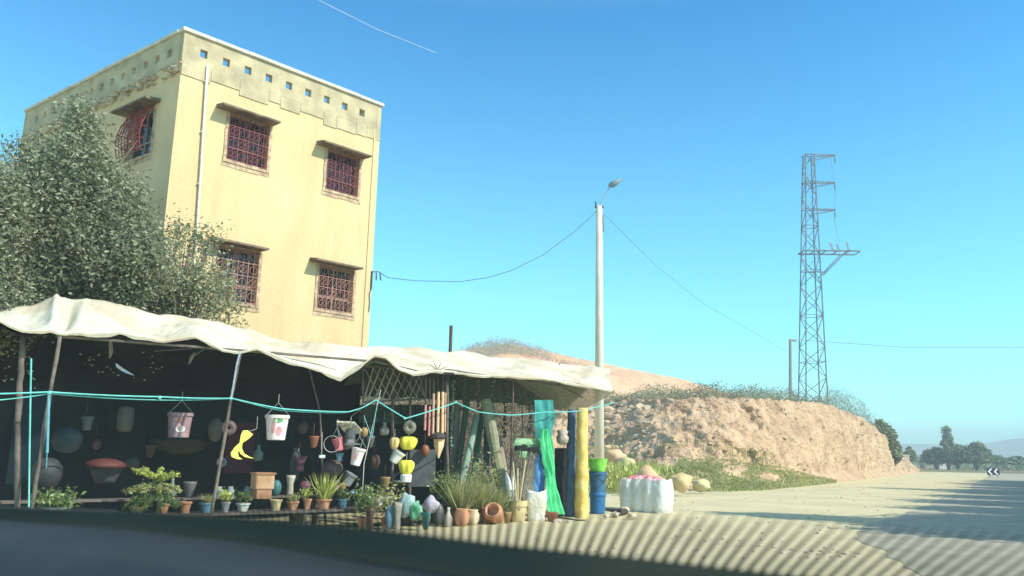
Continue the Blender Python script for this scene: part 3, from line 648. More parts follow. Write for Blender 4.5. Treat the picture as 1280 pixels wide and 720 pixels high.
# wind chime
t=thing('wind_chime','big wind chime with pink and peach tubes on dark rods','wind chime',P(545,575,.15))
b=MB(); b.cbox(P(545,467,.15),RT*.62,SM*.12,Z*.04); b.build('top_bar',pl('dark_iron',(.05,.045,.04)),t)
tubes=[(532,506,538,2.6,0),(537,508,545,2.6,0),(542,492,546,3,1),(548,490,543,3.4,2),(553.5,490,545,3.4,2),(557,491,540,2.2,1)]
cm=[pl('chime_pink',(.62,.26,.24)),pl('chime_rose',(.56,.34,.24)),pl('chime_peach',(.78,.52,.30))]
for x,y0,y1,wd,k in tubes:
    a=P(x,y0,.15+.05*rnd.random()); c=P(x-1,y1,.15); b=MB(); b.tube([a,c],wd*.5*cpx(a)*1.15,9); tb=b.build('tube',cm[k],t,smooth=False)
    b=MB(); b.tube([P(x+rnd.uniform(-1,1),467,.15),a],.014,5); b.build('rod',pl('dark_iron',(.05,.045,.04)),t)
b=MB(); a=P(548,548,.15); b.lathe(P(548,573,.15),[(.012,0),(.09,.22),(.11,.40),(.10,.46)],4); b.build('clapper',cm[2],t)
b=MB(); b.lathe(P(547,549,.15),[(.11,0),(.16,.03),(.14,.10),(.05,.13)],12); b.build('hub',pl('dark_iron',(.05,.045,.04)),t)
# lattice panel
t=thing('lattice_panel','weathered lattice panel with slanting slats hung behind the rope peak','panel',P(490,505,.8))
A0,A1,A2,A3=P(454,458,.8),P(532,462,.8),P(532,498,.8),P(454,503,.8)
b=MB()
for p,q in((A0,A1),(A1,A2),(A2,A3),(A3,A0)): b.tube([p,q],.022,4)
b.build('frame',M_wood,t); b=MB()
for i in range(9):
    u=i/9; b.tube([A0.lerp(A1,min(1,u+.16)),A3.lerp(A2,max(0,u-.06))],.016 if i<5 else .009,4)
for i in range(7):
    u=i/7; b.tube([A0.lerp(A1,u),A3.lerp(A2,min(1,u+.3))],.007,4)
b.build('slats',mat('slat_wood',(.3,.26,.2),(.45,.4,.3),scale=8),t)
# ghostly goods at the back (in deep shade)
def vase(x,yt,yb,wp,off,m,label,name='vase',cat='vase',prof=None,n=20,group=None):
    top=P(x,yt,off); bot=P(x,yb,off); R=wp*cpx(top)/2; h=top.z-bot.z; b=MB()
    prof=prof or [(.45,0),(.8,.2),(1,.5),(.85,.75),(.45,.9),(.55,1),(.4,.97)]
    b.lathe(bot,[(r*R,z*h) for r,z in prof],n); return tag(b.build(name,m,origin=bot,smooth=True),label,cat,group)
ROUND=[(.3,0),(.75,.12),(1,.45),(.95,.7),(.6,.93),(.3,1)]
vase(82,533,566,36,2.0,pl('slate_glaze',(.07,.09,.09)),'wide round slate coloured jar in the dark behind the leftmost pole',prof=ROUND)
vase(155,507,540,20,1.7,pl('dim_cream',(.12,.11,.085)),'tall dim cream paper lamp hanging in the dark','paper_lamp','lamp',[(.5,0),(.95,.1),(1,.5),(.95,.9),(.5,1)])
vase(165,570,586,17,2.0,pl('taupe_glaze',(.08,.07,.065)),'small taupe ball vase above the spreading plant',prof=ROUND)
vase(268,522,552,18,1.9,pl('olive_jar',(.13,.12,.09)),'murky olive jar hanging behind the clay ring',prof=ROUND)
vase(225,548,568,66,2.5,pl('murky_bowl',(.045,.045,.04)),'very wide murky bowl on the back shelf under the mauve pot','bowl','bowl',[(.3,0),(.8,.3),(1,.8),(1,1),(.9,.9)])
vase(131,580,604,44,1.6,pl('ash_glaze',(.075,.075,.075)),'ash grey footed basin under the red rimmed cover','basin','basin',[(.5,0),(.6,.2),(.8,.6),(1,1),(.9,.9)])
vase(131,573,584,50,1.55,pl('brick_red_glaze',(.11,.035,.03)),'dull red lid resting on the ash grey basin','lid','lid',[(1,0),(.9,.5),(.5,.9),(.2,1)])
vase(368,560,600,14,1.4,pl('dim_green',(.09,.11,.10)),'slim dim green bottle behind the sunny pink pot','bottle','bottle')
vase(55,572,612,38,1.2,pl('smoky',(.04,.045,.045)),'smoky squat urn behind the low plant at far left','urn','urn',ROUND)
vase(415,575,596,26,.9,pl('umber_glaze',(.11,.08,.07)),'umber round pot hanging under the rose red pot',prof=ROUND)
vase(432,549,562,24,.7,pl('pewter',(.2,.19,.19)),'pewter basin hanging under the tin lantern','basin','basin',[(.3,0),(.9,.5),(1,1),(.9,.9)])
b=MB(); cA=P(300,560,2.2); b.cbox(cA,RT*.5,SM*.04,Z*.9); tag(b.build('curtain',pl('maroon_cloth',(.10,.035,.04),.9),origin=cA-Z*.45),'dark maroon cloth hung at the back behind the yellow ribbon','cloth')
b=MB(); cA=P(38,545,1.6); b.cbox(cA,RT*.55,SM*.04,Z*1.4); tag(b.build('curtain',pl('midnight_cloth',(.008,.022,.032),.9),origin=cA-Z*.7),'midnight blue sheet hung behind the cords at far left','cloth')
# white wing-like scrap caught in the tree side, and small bits of hanging foliage
b=MB(); pz=[(145,454,1),(149,459,6),(155,463,7),(160,466,6),(167,469,3)]
ribbon(pz,.6).build; rb2=ribbon(pz,.6); tag(rb2.build('paper_scrap',pl('white_scrap',(.85,.85,.8)),origin=P(155,462,.6)),'white torn scrap hanging in the dark near the stall top','scrap')
b=MB()
for i in range(60):
    x=rnd.choice([rnd.uniform(0,45),rnd.uniform(95,205)]) ; y=rnd.uniform(425,485) if x<50 else rnd.gauss(452,13); off=3.05; p=P(x,y,off); s=rnd.uniform(.005,.018)
    b.blob(p,(s*1.6,.012,s),i,.5,1)
tag(b.build('leaf_litter',pl('pale_leaf_bits',(.5,.52,.42)),origin=(0,0,0)),'pale leaves and light specks caught on the dark sheet behind','leaves',kind='stuff')
b=MB(); b.tube([P(138,425,.9),P(139,440,.9),P(137,448,.9)],[.025,.03,.01],6); tag(b.build('branch_stub',pl('pale_branch',(.3,.29,.26)),origin=P(138,425,.9)),'short pale branch stub hanging above the white torn scrap','branch'); b=MB(); b.tube([P(244,440,.8),P(240,446,.8),P(236,455,.8)],[.008,.03,.012],6); b.tube([P(240,446,.8),P(256,436,.8)],.01,5); b.tube([P(192,439,.8),P(240,436,.8)],.006,4)
tag(b.build('hook_branch',pl('pale_branch',(.3,.29,.26)),origin=P(240,446,.8)),'forked pale branch hook hanging under the tarpaulin above the mauve pot','branch')
# ---------------------------------------------------------------- bench with pots and plants along the front
b=MB(); 
bench=thing('plank_bench','long low plank bench carrying pots along the stall front','bench',P(300,640,.5)*1.0)
bench.location=V((bench.location.x,bench.location.y,0)); 
def S(s,off,z): return SA+SU*s+SM*off+Z*z
for k in range(3): b.box(S(-.6,.25+.2*k,.30),SU*8.0,SM*.19,Z*.035)
b.build('bench_top',M_wood,bench)
for s in (-.4,1.9,4.2,6.4,7.2):
    b=MB(); b.box(S(s,.28,-.02),SU*.06,SM*.5,Z*.315); b.build('leg',M_wood,bench)
M_terra=mat('terracotta',(.45,.21,.11),(.60,.33,.19),scale=6,rough=.9); M_straw=pl('straw_pot',(.62,.50,.26)); 
pm=[M_terra,M_straw,pl('white_plastic',(.8,.78,.72)),pl('grey_pot',(.3,.31,.31)),pl('blue_glaze',(.15,.3,.4),.3),M_terra]
mn=['terracotta','straw coloured','white','grey','blue glazed','terracotta']
def plantpot(loc,R,h,m,label,plant=None,cat='potted plant',group=None,size=.03,lm=None,n=200,ph=.3,pr=None,name='potted_plant'):
    t=thing(name,label,cat,loc,group); b=MB(); b.lathe(loc,[(R*.65,0),(R*.9,h*.82),(R*1.05,h*.83),(R*1.07,h),(R*.92,h),(R*.88,h*.85),(R*.5,h*.82)],18); b.build('pot',m,t,smooth=False)
    if plant=='bush':
        pr=pr or R*1.4; cl=[((loc[0]+rnd.gauss(0,pr*.3),loc[1]+rnd.gauss(0,pr*.3),loc[2]+h+ph*rnd.uniform(.2,.9)),(pr*.6,pr*.6,ph*.4)) for _ in range(4)]
        pts=np.concatenate([np.array(c)+rng.normal(0,1,(n//4,3))*np.array(r)*.6 for c,r in cl]); vs,q=leaves(pts,size,.5); fastmesh('foliage',vs,q,lm,t)
    elif plant=='grass':
        a=rng.uniform(0,6.28,n); base_=np.array(loc)+np.stack([np.cos(a)*R*.6*rng.random(n),np.sin(a)*R*.6*rng.random(n),np.full(n,h*.8)],1)
        vs,q=blades(base_,ph,size,.35); fastmesh('foliage',vs,q,lm,t)
    return t
M_lime=leafmat('lime_leaf',(.34,.42,.08),(.5,.52,.16),rough=.5); M_mid=leafmat('mid_green_leaf',(.10,.16,.05),(.2,.26,.09)); M_strawg=leafmat('straw_grass',(.42,.40,.18),(.30,.33,.12),trans=.3)
kinds=['with a small lime plant','filled with dark leaves','empty','with a straw coloured tuft']
places=[(172,'left of the spreading plant'),(205,'right of the spreading plant'),(232,'between the spreading plant and the leaning pole'),(258,'just left of the leaning pole foot'),(282,'just right of the leaning pole foot'),(304,'left of the orange square planter'),(345,'right of the orange square planter'),(366,'below the dim green bottle'),(384,'left of the spiky lime plant'),(428,'right of the spiky lime plant'),(452,'at the foot of the thin string'),(474,'left of the turquoise bag'),(562,'under the left of the reedy grass')]
for i,(x,wh) in enumerate(places):
    p=P(x,630,.42+.1*rnd.random()); p.z=.337; k=i%4; R=rnd.uniform(.07,.11); mi=(i*5+1)%6
    plantpot(p,R,rnd.uniform(.12,.2),pm[mi],f'small {mn[mi]} pot {kinds[k]}, {wh}',[ 'bush','bush',None,'grass'][k],cat='flower pot' if k==2 else 'potted plant',size=[.028,.03,0,.008][k],lm=[M_lime,M_mid,None,M_strawg][k],n=160,ph=.16,group='small pots on the plank bench',name='flower_pot' if k==2 else 'potted_plant')
# spreading plant with tiers of fronds
t=thing('tiered_plant','spreading conifer like plant with two lime tiers of fronds','plant',V((*P(196,640,.1).xy,0)))
c0=P(197,640,.1); c0.z=0; b=MB(); b.tube([c0,P(198,630,.1),P(197,595,.1)],[.03,.02,.012],6); b.build('trunk',M_bark,t)
def fronds(zc_px,spanl,spanr,droop,n,m,lift=0):
    c=P(197,zc_px,.1); s=cpx(c); pts=[]
    for i in range(n):
        a=2*math.pi*i/n; ex=math.cos(a); L_=(spanl if ex<0 else spanr)*s*rnd.uniform(.8,1.05)
        dirv=RT*ex+V((0,1,0))*math.sin(a)*.8
        for k in range(34):
            t_=k/34; q=c+dirv*L_*t_+Z*(lift*s*t_*(1 if ex<0 else .3)-droop*s*t_*t_)
            for _ in range(7): pts.append(tuple(q+V((rnd.gauss(0,.018),rnd.gauss(0,.018),rnd.gauss(0,.018)))))
    vs,q=leaves(pts,.022,.4); return vs,q
for a in ((598,34,24,-3,7,M_lime,9),(606,40,28,8,11,leafmat('olive_frond',(.26,.28,.10),(.36,.36,.15)),0),(617,42,34,16,12,M_mid,0)):
    vs,q=fronds(*a[:5],None,a[6]); fastmesh('frond_tier',vs,q,a[5],t)
# low plant far left
p=P(68,630,.25); p.z=.337; plantpot(p,.16,.16,pm[3],'low straggly plant in a dark pot at the far left of the bench','bush',size=.035,lm=M_mid,n=500,ph=.22,pr=.3)
p=P(405,622,.42); p.z=.337; t=plantpot(p,.13,.17,M_terra,'spiky lime green plant in a terracotta bowl behind the pots','grass',size=.022,lm=M_lime,n=160,ph=.42)
# orange square planter
t=thing('square_planter','square orange terracotta planter box on the bench, tipped to face the sun','planter',P(327,612,.5))
b=MB(); c=P(328,602,.5); X=RT*.30; b.cbox(c,X,SM*.22,Z*.25); b.build('box',mat('orange_terracotta',(.66,.34,.17),(.78,.48,.28),scale=9),t,bevel=.02)
b=MB(); b.cbox(c+Z*.13,X*1.08,SM*.25,Z*.03); b.build('rim',M_terra,t); b=MB(); b.cbox(c-Z*.2,X*.8,SM*.2,Z*.14); b.build('foot',M_terra,t)
# three glass jars
for x,lb in ((273,'clear glass jar nearest the leaning pole'),(287,'clear glass jar in the middle of its row of three'),(308,'clear glass jar beside the orange square planter')):
    vase(x,608,623,10,.8,pl('jar_glass',(.25,.3,.28),.08),lb,'glass_jar','jar',[(.8,0),(1,.1),(1,.7),(.6,.85),(.7,1),(.5,.95)],group='glass jars')
b=MB(); b.box(S(-.6,.72,.52),SU*5.5,SM*.3,Z*.03); b.box(S(-.5,.8,-.02),SU*.05,SM*.1,Z*.54); b.box(S(4.7,.8,-.02),SU*.05,SM*.1,Z*.54); tag(b.build('shelf',M_wood,origin=S(-.6,.72,0)),'narrow dark shelf behind the plank bench holding jars','shelf')
# extra stock crowding the stall
colw={'umber':(.10,.06,.045),'ash':(.14,.14,.135),'ochre':(.34,.24,.10),'sage':(.16,.20,.15),'plum':(.14,.06,.08),'sky blue':(.18,.32,.42),'bone':(.46,.42,.34),'rust':(.30,.12,.06),'teal':(.05,.16,.16),'pink':(.5,.26,.28)}
shapes={'bottle':[(.55,0),(.9,.1),(1,.45),(.45,.7),(.3,.85),(.4,1),(.25,.97)],'round':ROUND,'bowl':[(.35,0),(.6,.1),(1,.9),(1.05,1),(.85,.9)],'tall':[(.6,0),(.75,.1),(.7,.5),(1,.85),(1.05,1),(.85,.95)]}
def stock(x,yt,yb,wp,off,col,shp,where,standing=True,zb=None):
    top=P(x,yt,off); bot=P(x,yb,off)
    if zb is not None: bot.z=zb
    R_=wp*cpx(top)/2; h=top.z-bot.z; b=MB(); b.lathe(bot,[(r*R_,z*h) for r,z in shapes[shp]],18)
    if not standing: b.tube([top-Z*.01,top+Z*.22],.004,4)
    kind={'bottle':'bottle','round':'jar','bowl':'bowl','tall':'flower pot'}[shp]
    tag(b.build(kind.replace(' ','_'),pl(col.replace(' ','_')+'_glaze2',colw[col],.45),origin=bot,smooth=True),f'{col} coloured {kind} {where}',kind)
for a in ((190,603,621,14,.85,'umber','round','behind the spreading plant, on the dark shelf'),(214,598,621,11,.85,'sage','bottle','behind the right of the spreading plant'),
 (236,602,620,16,.85,'ash','bowl','on the shelf left of the leaning pole foot'),(344,600,620,14,.85,'teal','round','on the shelf right of the orange square planter'),
 (362,594,620,11,.85,'bone','tall','on the shelf under the slim dim green bottle'),(380,601,621,15,.85,'plum','round','on the shelf left of the spiky lime plant'),
 (426,604,622,13,.85,'ochre','bowl','on the shelf right of the spiky lime plant'),(440,612,626,11,.85,'sky blue','bottle','on the shelf below the dull grey tilted pot')): stock(*a,zb=.55)
for a in ((108,520,538,15,1.9,'ash','tall','hanging in the dark between the slate jar and the paper lamp'),(187,556,572,13,1.8,'umber','bowl','hanging left of the mauve pot'),(120,548,562,12,2.2,'plum','round','hanging above the red rimmed basin'),
 (322,556,576,13,1.6,'sage','bottle','hanging in the shade right of the ribbon bow'),(378,526,542,14,1.5,'umber','round','hanging in the shade left of the tin lantern'),(374,570,590,15,1.2,'plum','tall','hanging left of the tiny blank card'),
 (392,545,560,12,.9,'rust','bowl','hanging left of the pale wire hoop'),(462,545,560,12,1.0,'ash','bowl','hanging right of the small pale pot'),(468,568,586,14,1.2,'umber','round','hanging midway between the tilted pots and the planters'),
 (480,528,544,12,1.2,'bone','bottle','hanging under the right of the lattice panel'),(481,596,612,13,1.0,'ochre','bowl','hanging low left of the shallow grey dish'),(531,556,570,11,1.0,'rust','round','hanging behind the wind chime clapper'),
 (418,600,614,13,.7,'pink','bowl','hanging above the spiky lime plant'),(424,566,577,10,.6,'sky blue','tall','hanging between the rose pot and the small pale pot'),(455,534,546,10,.5,'ochre','round','hanging at the right corner of the tin lantern')): stock(*a,standing=False)
for a in ((548,630,652,14,.0,'ash','round','on the ground right of the lilac bag'),(560,634,655,11,-.3,'bone','bottle','on the ground in front of the reedy grass'),(497,628,654,10,-.35,'bone','tall','white and slim on the ground left of the turquoise bag'),
 (606,634,652,12,-.3,'rust','tall','on the ground left of the lying terracotta jar'),(634,640,656,10,-.4,'ochre','bowl','on the ground in front of the tool pot'),(487,632,655,13,-.2,'sky blue','round','on the ground at the right end of the plank bench'),
 (690,640,652,16,-.4,'rust','bowl','low on the ground before the emerald cloth hem'),(462,634,656,12,-.25,'umber','tall','on the ground below the cream seed tray'),(532,640,658,12,-.45,'teal','bowl','on the ground before the lilac bag')): stock(*a,zb=0)
for (x,y,off,R_,h,ph,lab,lm) in ((455,648,-.05,.12,.2,.45,'leafy dark plant in a pot on the ground below the cream tray',M_mid),(483,650,.1,.11,.18,.5,'leafy plant in a pot between the tray and the turquoise bag',M_strawg),(556,650,.2,.13,.2,.7,'tall leafy plant rising behind the lilac bag',M_mid),
   (603,650,.15,.12,.2,.8,'straggly green plant rising beside the olive reed roll',M_strawg),(626,652,.0,.10,.18,.45,'small leafy plant beside the lying terracotta jar',M_mid),(586,650,.25,.12,.2,.9,'dusty tall shrub in a pot before the pale jade roll',M_mid)):
    p=P(x,y,off); p.z=0; plantpot(p,R_,h,pm[0],lab,'bush',size=.035,lm=lm,n=420,ph=ph,pr=.26)
# hanging bead and plant strings under the netting
for k,(x,y0,y1,lab) in enumerate(((566,474,560,'left of the rolls of matting'),(580,472,520,'above the dark moss roll'),(598,474,515,'above the pale jade roll'),(616,474,528,'above the short dun roll'),(630,476,548,'just left of the rusty rod'),(662,480,540,'above the brush heads'),(672,482,520,'above the teal cloth'))):
    b=MB(); a=P(x,y0,1.3+.1*k); c=P(x+rnd.uniform(-2,2),y1,1.3+.1*k); n=int((y1-y0)/5); b.tube([a,c],.006,4)
    for j in range(n): b.blob(a.lerp(c,(j+.5)/n)+V((rnd.gauss(0,.02),0,0)),rnd.uniform(.03,.055),j+k,.4,1)
    tag(b.build('hanging_garland',pl(['jade_bits','moss_bits','dusk_bits'][k%3],[(.14,.24,.16),(.08,.12,.07),(.16,.16,.13)][k%3]),origin=c),'dangling green garland of dried leaves '+lab,'garland')
# plastic bags
def bag(x,y0,y1,wp,off,m,label,seed):
    c=P(x,(y0+y1)/2,off); s=cpx(c); b=MB(); b.blob(c,(wp*s/2,wp*s*.4,(y1-y0)*s/2),seed,.3,3); tag(b.build('plastic_bag',m,origin=V((c.x,c.y,c.z-(y1-y0)*s/2)),smooth=True),label,'bag')
bag(509,618,645,20,-.15,mat('aqua_film',(.35,.55,.52),(.55,.68,.66),scale=6,rough=.25,trans=.3),'crumpled pale turquoise plastic bag by the bench end',3)
bag(520,628,652,14,-.3,mat('green_film',(.15,.55,.28),(.4,.7,.5),scale=6,rough=.25,trans=.3),'small green plastic bag in front of the turquoise one',7)
bag(538,621,640,21,-.05,mat('lilac_film',(.55,.5,.6),(.7,.66,.74),scale=6,rough=.25,trans=.3),'lilac white plastic bag right of the green one',5)
b=MB(); b.cbox(P(471,624,.3),RT*.5,SM*.16,Z*.1); tag(b.build('tray',pl('cream_tray',(.6,.55,.42)),origin=P(471,630,.3)),'cream seed tray on the bench beside the thin string','tray')
# reedy grass pots
for (x,lab,h) in ((575,'tall reedy grass in a pot beneath the leaning rolls',.75),(598,'bushy reedy grass in a pot beside the biggest leaning roll',.65),(618,'thin reedy grass near the broken terracotta pot',.5)):
    p=P(x,648,-.1); p.z=0; plantpot(p,.16,.22,M_terra if x!=598 else M_straw,lab,'grass',size=.014,lm=M_strawg,n=420,ph=h,group='reedy grasses in pots')
# lying broken terracotta pots
for (x,y,sx_,lab,tilt) in ((620,648,.17,'terracotta jar lying with its dark mouth to the road',.9),(577,652,.14,'small upright orange terracotta jar under the reedy grass',0),(590,653,.13,'cream and orange jar next to the small orange jar',.1)):
    p=P(x,y,-.35); p.z=.13 if tilt>.5 else 0; ax=V((-.2,-1,.5)) if tilt>.5 else Z; b=MB(); R=sx_
    b.lathe(p,[(R*.6,0),(R,R*.8),(R*1.05,R*1.6),(R*.75,R*2.1),(R*.85,R*2.3),(R*.7,R*2.25),(R*.7,R*1.2)],18,axis=tuple(ax)); tag(b.build('terracotta_jar',M_terra if x!=590 else mat('cream_terracotta',(.6,.42,.25),(.72,.6,.42),scale=5),origin=(p.x,p.y,0),smooth=True),lab,'jar')
# leaning rolls of matting / poles under the net
rl=[((596,520),(577,605),9,1.4,pl('pale_jade_mat',(.26,.36,.27)),'pale jade roll of matting leaning left under the netting'),
    ((604,510),(590,606),7,1.5,pl('bottle_green_mat',(.06,.14,.09)),'bottle green roll leaning beside the pale jade one'),
    ((607,500),(628,612),15,1.1,mat('olive_reed',(.24,.24,.15),(.34,.34,.22),scale=12),'thick olive reed roll leaning to the right'),
    ((584,500),(570,606),8,1.7,pl('dark_moss_mat',(.08,.12,.09)),'dark moss roll leaning at the left of the rolls'),
    ((609,530),(607,608),8,1.3,pl('teal_black_mat',(.05,.08,.08)),'blackish teal roll standing upright in the middle'),
    ((572,505),(566,610),9,1.9,pl('grey_reed',(.22,.22,.18)),'grey reed roll by the wind chime'),
    ((622,545),(634,612),10,1.6,pl('dun_reed',(.30,.26,.2)),'short dun reed roll near the rusty rod')]
for a,c,wp,off,m,lab in rl:
    t0=P(*a,off); c0=P(*c,off-.3); d=c0-t0; c0=t0+d*(t0.z/-d.z); r=wp*cpx(c0)/2; b=MB(); n=14; vs=[]
    q=[t0.lerp(c0,i/10) for i in range(11)]; b.tube(q,[r*rnd.uniform(.92,1.08) for _ in q],11)
    b.torus(t0,r*.6,r*.18,t0-c0,14,4); tag(b.build('mat_roll',m,origin=c0,smooth=False),lab,'roll','rolls of matting leaning under the netting')
# tall things at right: sticks in pot, white bag, cloths
p=P(647,650,-.1); p.z=0; t=thing('tool_pot','straw coloured pot holding sticks and two dark headed brushes','pot',p)
b=MB(); b.lathe(p,[(.13,0),(.17,.3),(.19,.31),(.19,.42),(.16,.42),(.15,.3)],18); b.build('pot',M_straw,t)
for (x,y,m,hd) in ((652,562,M_wood,0),(664,565,M_wood,1),(647,585,M_straw,0),(641,578,M_straw,0),(657,575,M_straw,0)):
    b=MB(); e=P(x,y,-.05); b.tube([p+Z*.15,e],.016 if hd==0 else .024,6); b.build('stick',m,t)
for (x,y) in ((651,560),(666,562)):
    b=MB(); b.cbox(P(x,y,-.05),RT*.2,SM*.07,Z*.1); b.blob(P(x+3,y,-.05),(.1,.05,.07),x,.4,2); b.build('brush_head',pl('black_bristle',(.02,.025,.02)),t)
for (x0,y0,x1,y1,r) in ((633,595,640,618,.05),(641,590,640,615,.03)):
    pass
t=thing('white_ornament','white fluted pair of ornaments standing left of the tool pot','ornament',V((*P(637,650,.1).xy,0)))
b=MB(); b.tube([P(640,650,.1),P(637,612,.1),P(634,598,.1),P(633,594,.1)],[.05,.07,.05,.02],9); b.build('tall_figure',pl('white_plastic',(.8,.78,.72)),t,smooth=True)
b=MB(); b.tube([P(642,650,.12),P(641,605,.12),P(641,588,.12)],[.03,.045,.02],9); b.build('slim_figure',pl('white_plastic',(.8,.78,.72)),t,smooth=True)
def sack(x,y0,y1,wt,wb,off,m,label,seed):
    top=P(x,y0,off); bot=P(x,y1,off); bot.z=0; s=cpx(bot); h=top.z; b=MB(); n=24; vs=[]; K=14
    for j in range(K+1):
        v=j/K; R=lerp(wb,wt,v)*s/2*(1+.06*math.sin(v*9+seed))*(1 if v>.06 else .85)
        for i in range(n):
            a=2*math.pi*i/n; sq=1/max(abs(math.cos(a)),abs(math.sin(a)))**.6; rr=R*sq*(1+.05*fbm((math.cos(a)*2+seed,math.sin(a)*2,v*4)))
            vs.append(bot+V((math.cos(a)*rr,math.sin(a)*rr*.7,v*h+(.04*math.sin(2*a+seed) if j==K else 0))))
    for i in range(n): 
        c=V(vs[K*n+i]); vs.append(c.lerp(bot+Z*h,.12)-Z*.12)
    b.add(vs,[(j*n+i,j*n+(i+1)%n,(j+1)*n+(i+1)%n,(j+1)*n+i) for j in range(K+1) for i in range(n)]+[tuple(range((K+1)*n,(K+2)*n))])
    return tag(b.build('sack',m,origin=bot,smooth=True),label,'sack')
sack(670,613,655,27,22,-.2,mat('white_woven_sack',(.66,.62,.50),(.76,.73,.62),scale=6,bump=.02,bscale=14),'open cream woven sack standing beside the green cloth',2)
cloth([(536,678,685),(550,676,690),(575,679,693),(592,684,694),(612,682,699),(630,684,704),(643,686,706)],-.15,mat('emerald_cloth',(.06,.52,.20),(.12,.66,.30),rough=.6,scale=5),'hanging_cloth','bright emerald cloth hanging to the ground beside the dark sheet','cloth',folds=3,amp=.06)
cloth([(500,670,692),(530,671,692),(560,673,688),(600,674,686)],.1,mat('teal_cloth',(.03,.22,.20),(.06,.34,.30),rough=.7,scale=5),'hanging_cloth','dark teal cloth hanging above and behind the emerald one','cloth',folds=2,amp=.05)
cloth([(548,646,683),(556,643,682),(562,648,672),(572,650,662)],.05,mat('mint_cloth',(.30,.55,.30),(.42,.62,.34),rough=.7,scale=5,trans=.3),'hanging_cloth','pale mint cloth stretched sideways over the brush heads','cloth',folds=2,amp=.04)
cloth([(568,671,680),(590,669,681),(618,668,681)],-.02,mat('royal_blue_cloth',(.05,.16,.36),(.10,.26,.48),rough=.7,scale=5),'hanging_cloth','royal blue cloth hanging just left of the emerald cloth','cloth',folds=2,amp=.04)
cloth([(560,694,714),(600,694,712),(645,695,712)],.6,M_dark,'hanging_cloth','black sheet hanging between the emerald cloth and the blue post','cloth',folds=2,amp=.03)
# pale hanging object
b=MB(); b.lathe(P(703,556,.3),[(.05,0),(.12,.05),(.14,.16),(.1,.22),(.13,.3),(.04,.33)],14); b.tube([P(703,540,.3),P(703,510,.3)],.005,4); tag(b.build('hanging_gourd',mat('pale_speckle',(.6,.52,.42),(.35,.28,.2),scale=20),origin=P(703,556,.3),smooth=True),'pale speckled gourd hanging beside the blue wrapped post','gourd')
# blue drum with lime tub
p=P(746,640,-.0); p=atZ(747,642,0); s=cpx(p); R=11*s; h=51*s
t=thing('water_drum','blue plastic drum made of two stacked tubs beside the yellow post','drum',p)
b=MB(); b.lathe(p,[(R*.80,0),(R*.84,.02),(R*.9,h*.40),(R*.98,h*.42),(R*.98,h*.48),(R*.92,h*.5)],28); b.build('lower_tub',pl('cobalt_plastic',(.035,.16,.36),.4),t,smooth=False)
b=MB(); b.lathe(p+Z*h*.5,[(R*.86,0),(R*.95,h*.3),(R*1.0,h*.42),(R*1.1,h*.44),(R*1.1,h*.5),(R*1.0,h*.5),(R*.93,h*.3)],28); b.build('upper_tub',pl('steel_blue_plastic',(.05,.15,.27),.4),t)
b=MB(); b.tube([p+V((-R*.2,-R*1.1,h*.9)),p+V((R*.5,-R*1.2,h*.75)),p+V((R*1.1,-R*.4,h*.9))],.012,5); b.build('handle',pl('dark_iron',(.05,.045,.04)),t)
p2=p+Z*(h+.005); b=MB(); b.lathe(p2,[(R*.8,0),(R*.95,.1),(R*1.12,.27),(R*1.18,.3),(R*1.1,.3),(R*.85,.12)],28); tag(b.build('basin',pl('lime_plastic',(.25,.70,.10),.4),origin=p2,smooth=False),'lime green plastic basin sitting on the blue drum','basin')
# shrink-wrapped pallet of bottles with pink tops
pa=atZ(777,639,0); pb=atZ(829,642,0); X=(pb-pa); X.z=0; wdt=X.length; X.normalize(); Yv=V((-X.y,X.x,0)); H=.78
t=thing('wrapped_bale','white plastic wrapped bale with a pink top standing on the sand','bale',pa)
b=MB(); nU=64; nV=16; dep=.62
def balepath(a):   # perimeter 0..1
    per=2*(wdt+dep); d=a*per
    if d<wdt: return pa+X*d,-Yv,d/wdt*4
    d-=wdt
    if d<dep: return pa+X*wdt+Yv*d,X,d/dep*3
    d-=dep
    if d<wdt: return pa+X*(wdt-d)+Yv*dep,Yv,d/wdt*4
    d-=wdt; return pa+Yv*(dep-d),-X,d/dep*3
def bf(u,v):
    q,n_,k=balepath(u%1.0); bul=.045*abs(math.sin(k*math.pi))+.03*fbm((u*20,v*3,0)); return q+n_*(bul+.05*math.sin(v*math.pi))+Z*(v*H+(.03*fbm((u*14,1,2)) if v>.8 else 0))
b.grid(bf,nU*2,nV); b.build('wrapping',mat('white_film',(.72,.76,.70),(.84,.85,.80),rough=.35,scale=3,bump=.02,bscale=9,trans=.15),t,smooth=True)
b=MB()
def tf(u,v):
    q=pa+X*(wdt*(u*1.06-.03))+Yv*(dep*(v*1.04-.02)); return q+Z*(H-.02+.10*math.sin(math.pi*min(1,max(0,u)))*math.sin(math.pi*v)+.07*fbm((u*7,v*5,3))-.10*(abs(u-.5)*2)**10-.1*(abs(v-.5)*2)**10)
b.grid(tf,40,26); b.build('top_cover',mat('pink_cover',(.72,.25,.28),(.82,.55,.52),rough=.6,scale=5,contrast=(.45,.6)),t,smooth=True)
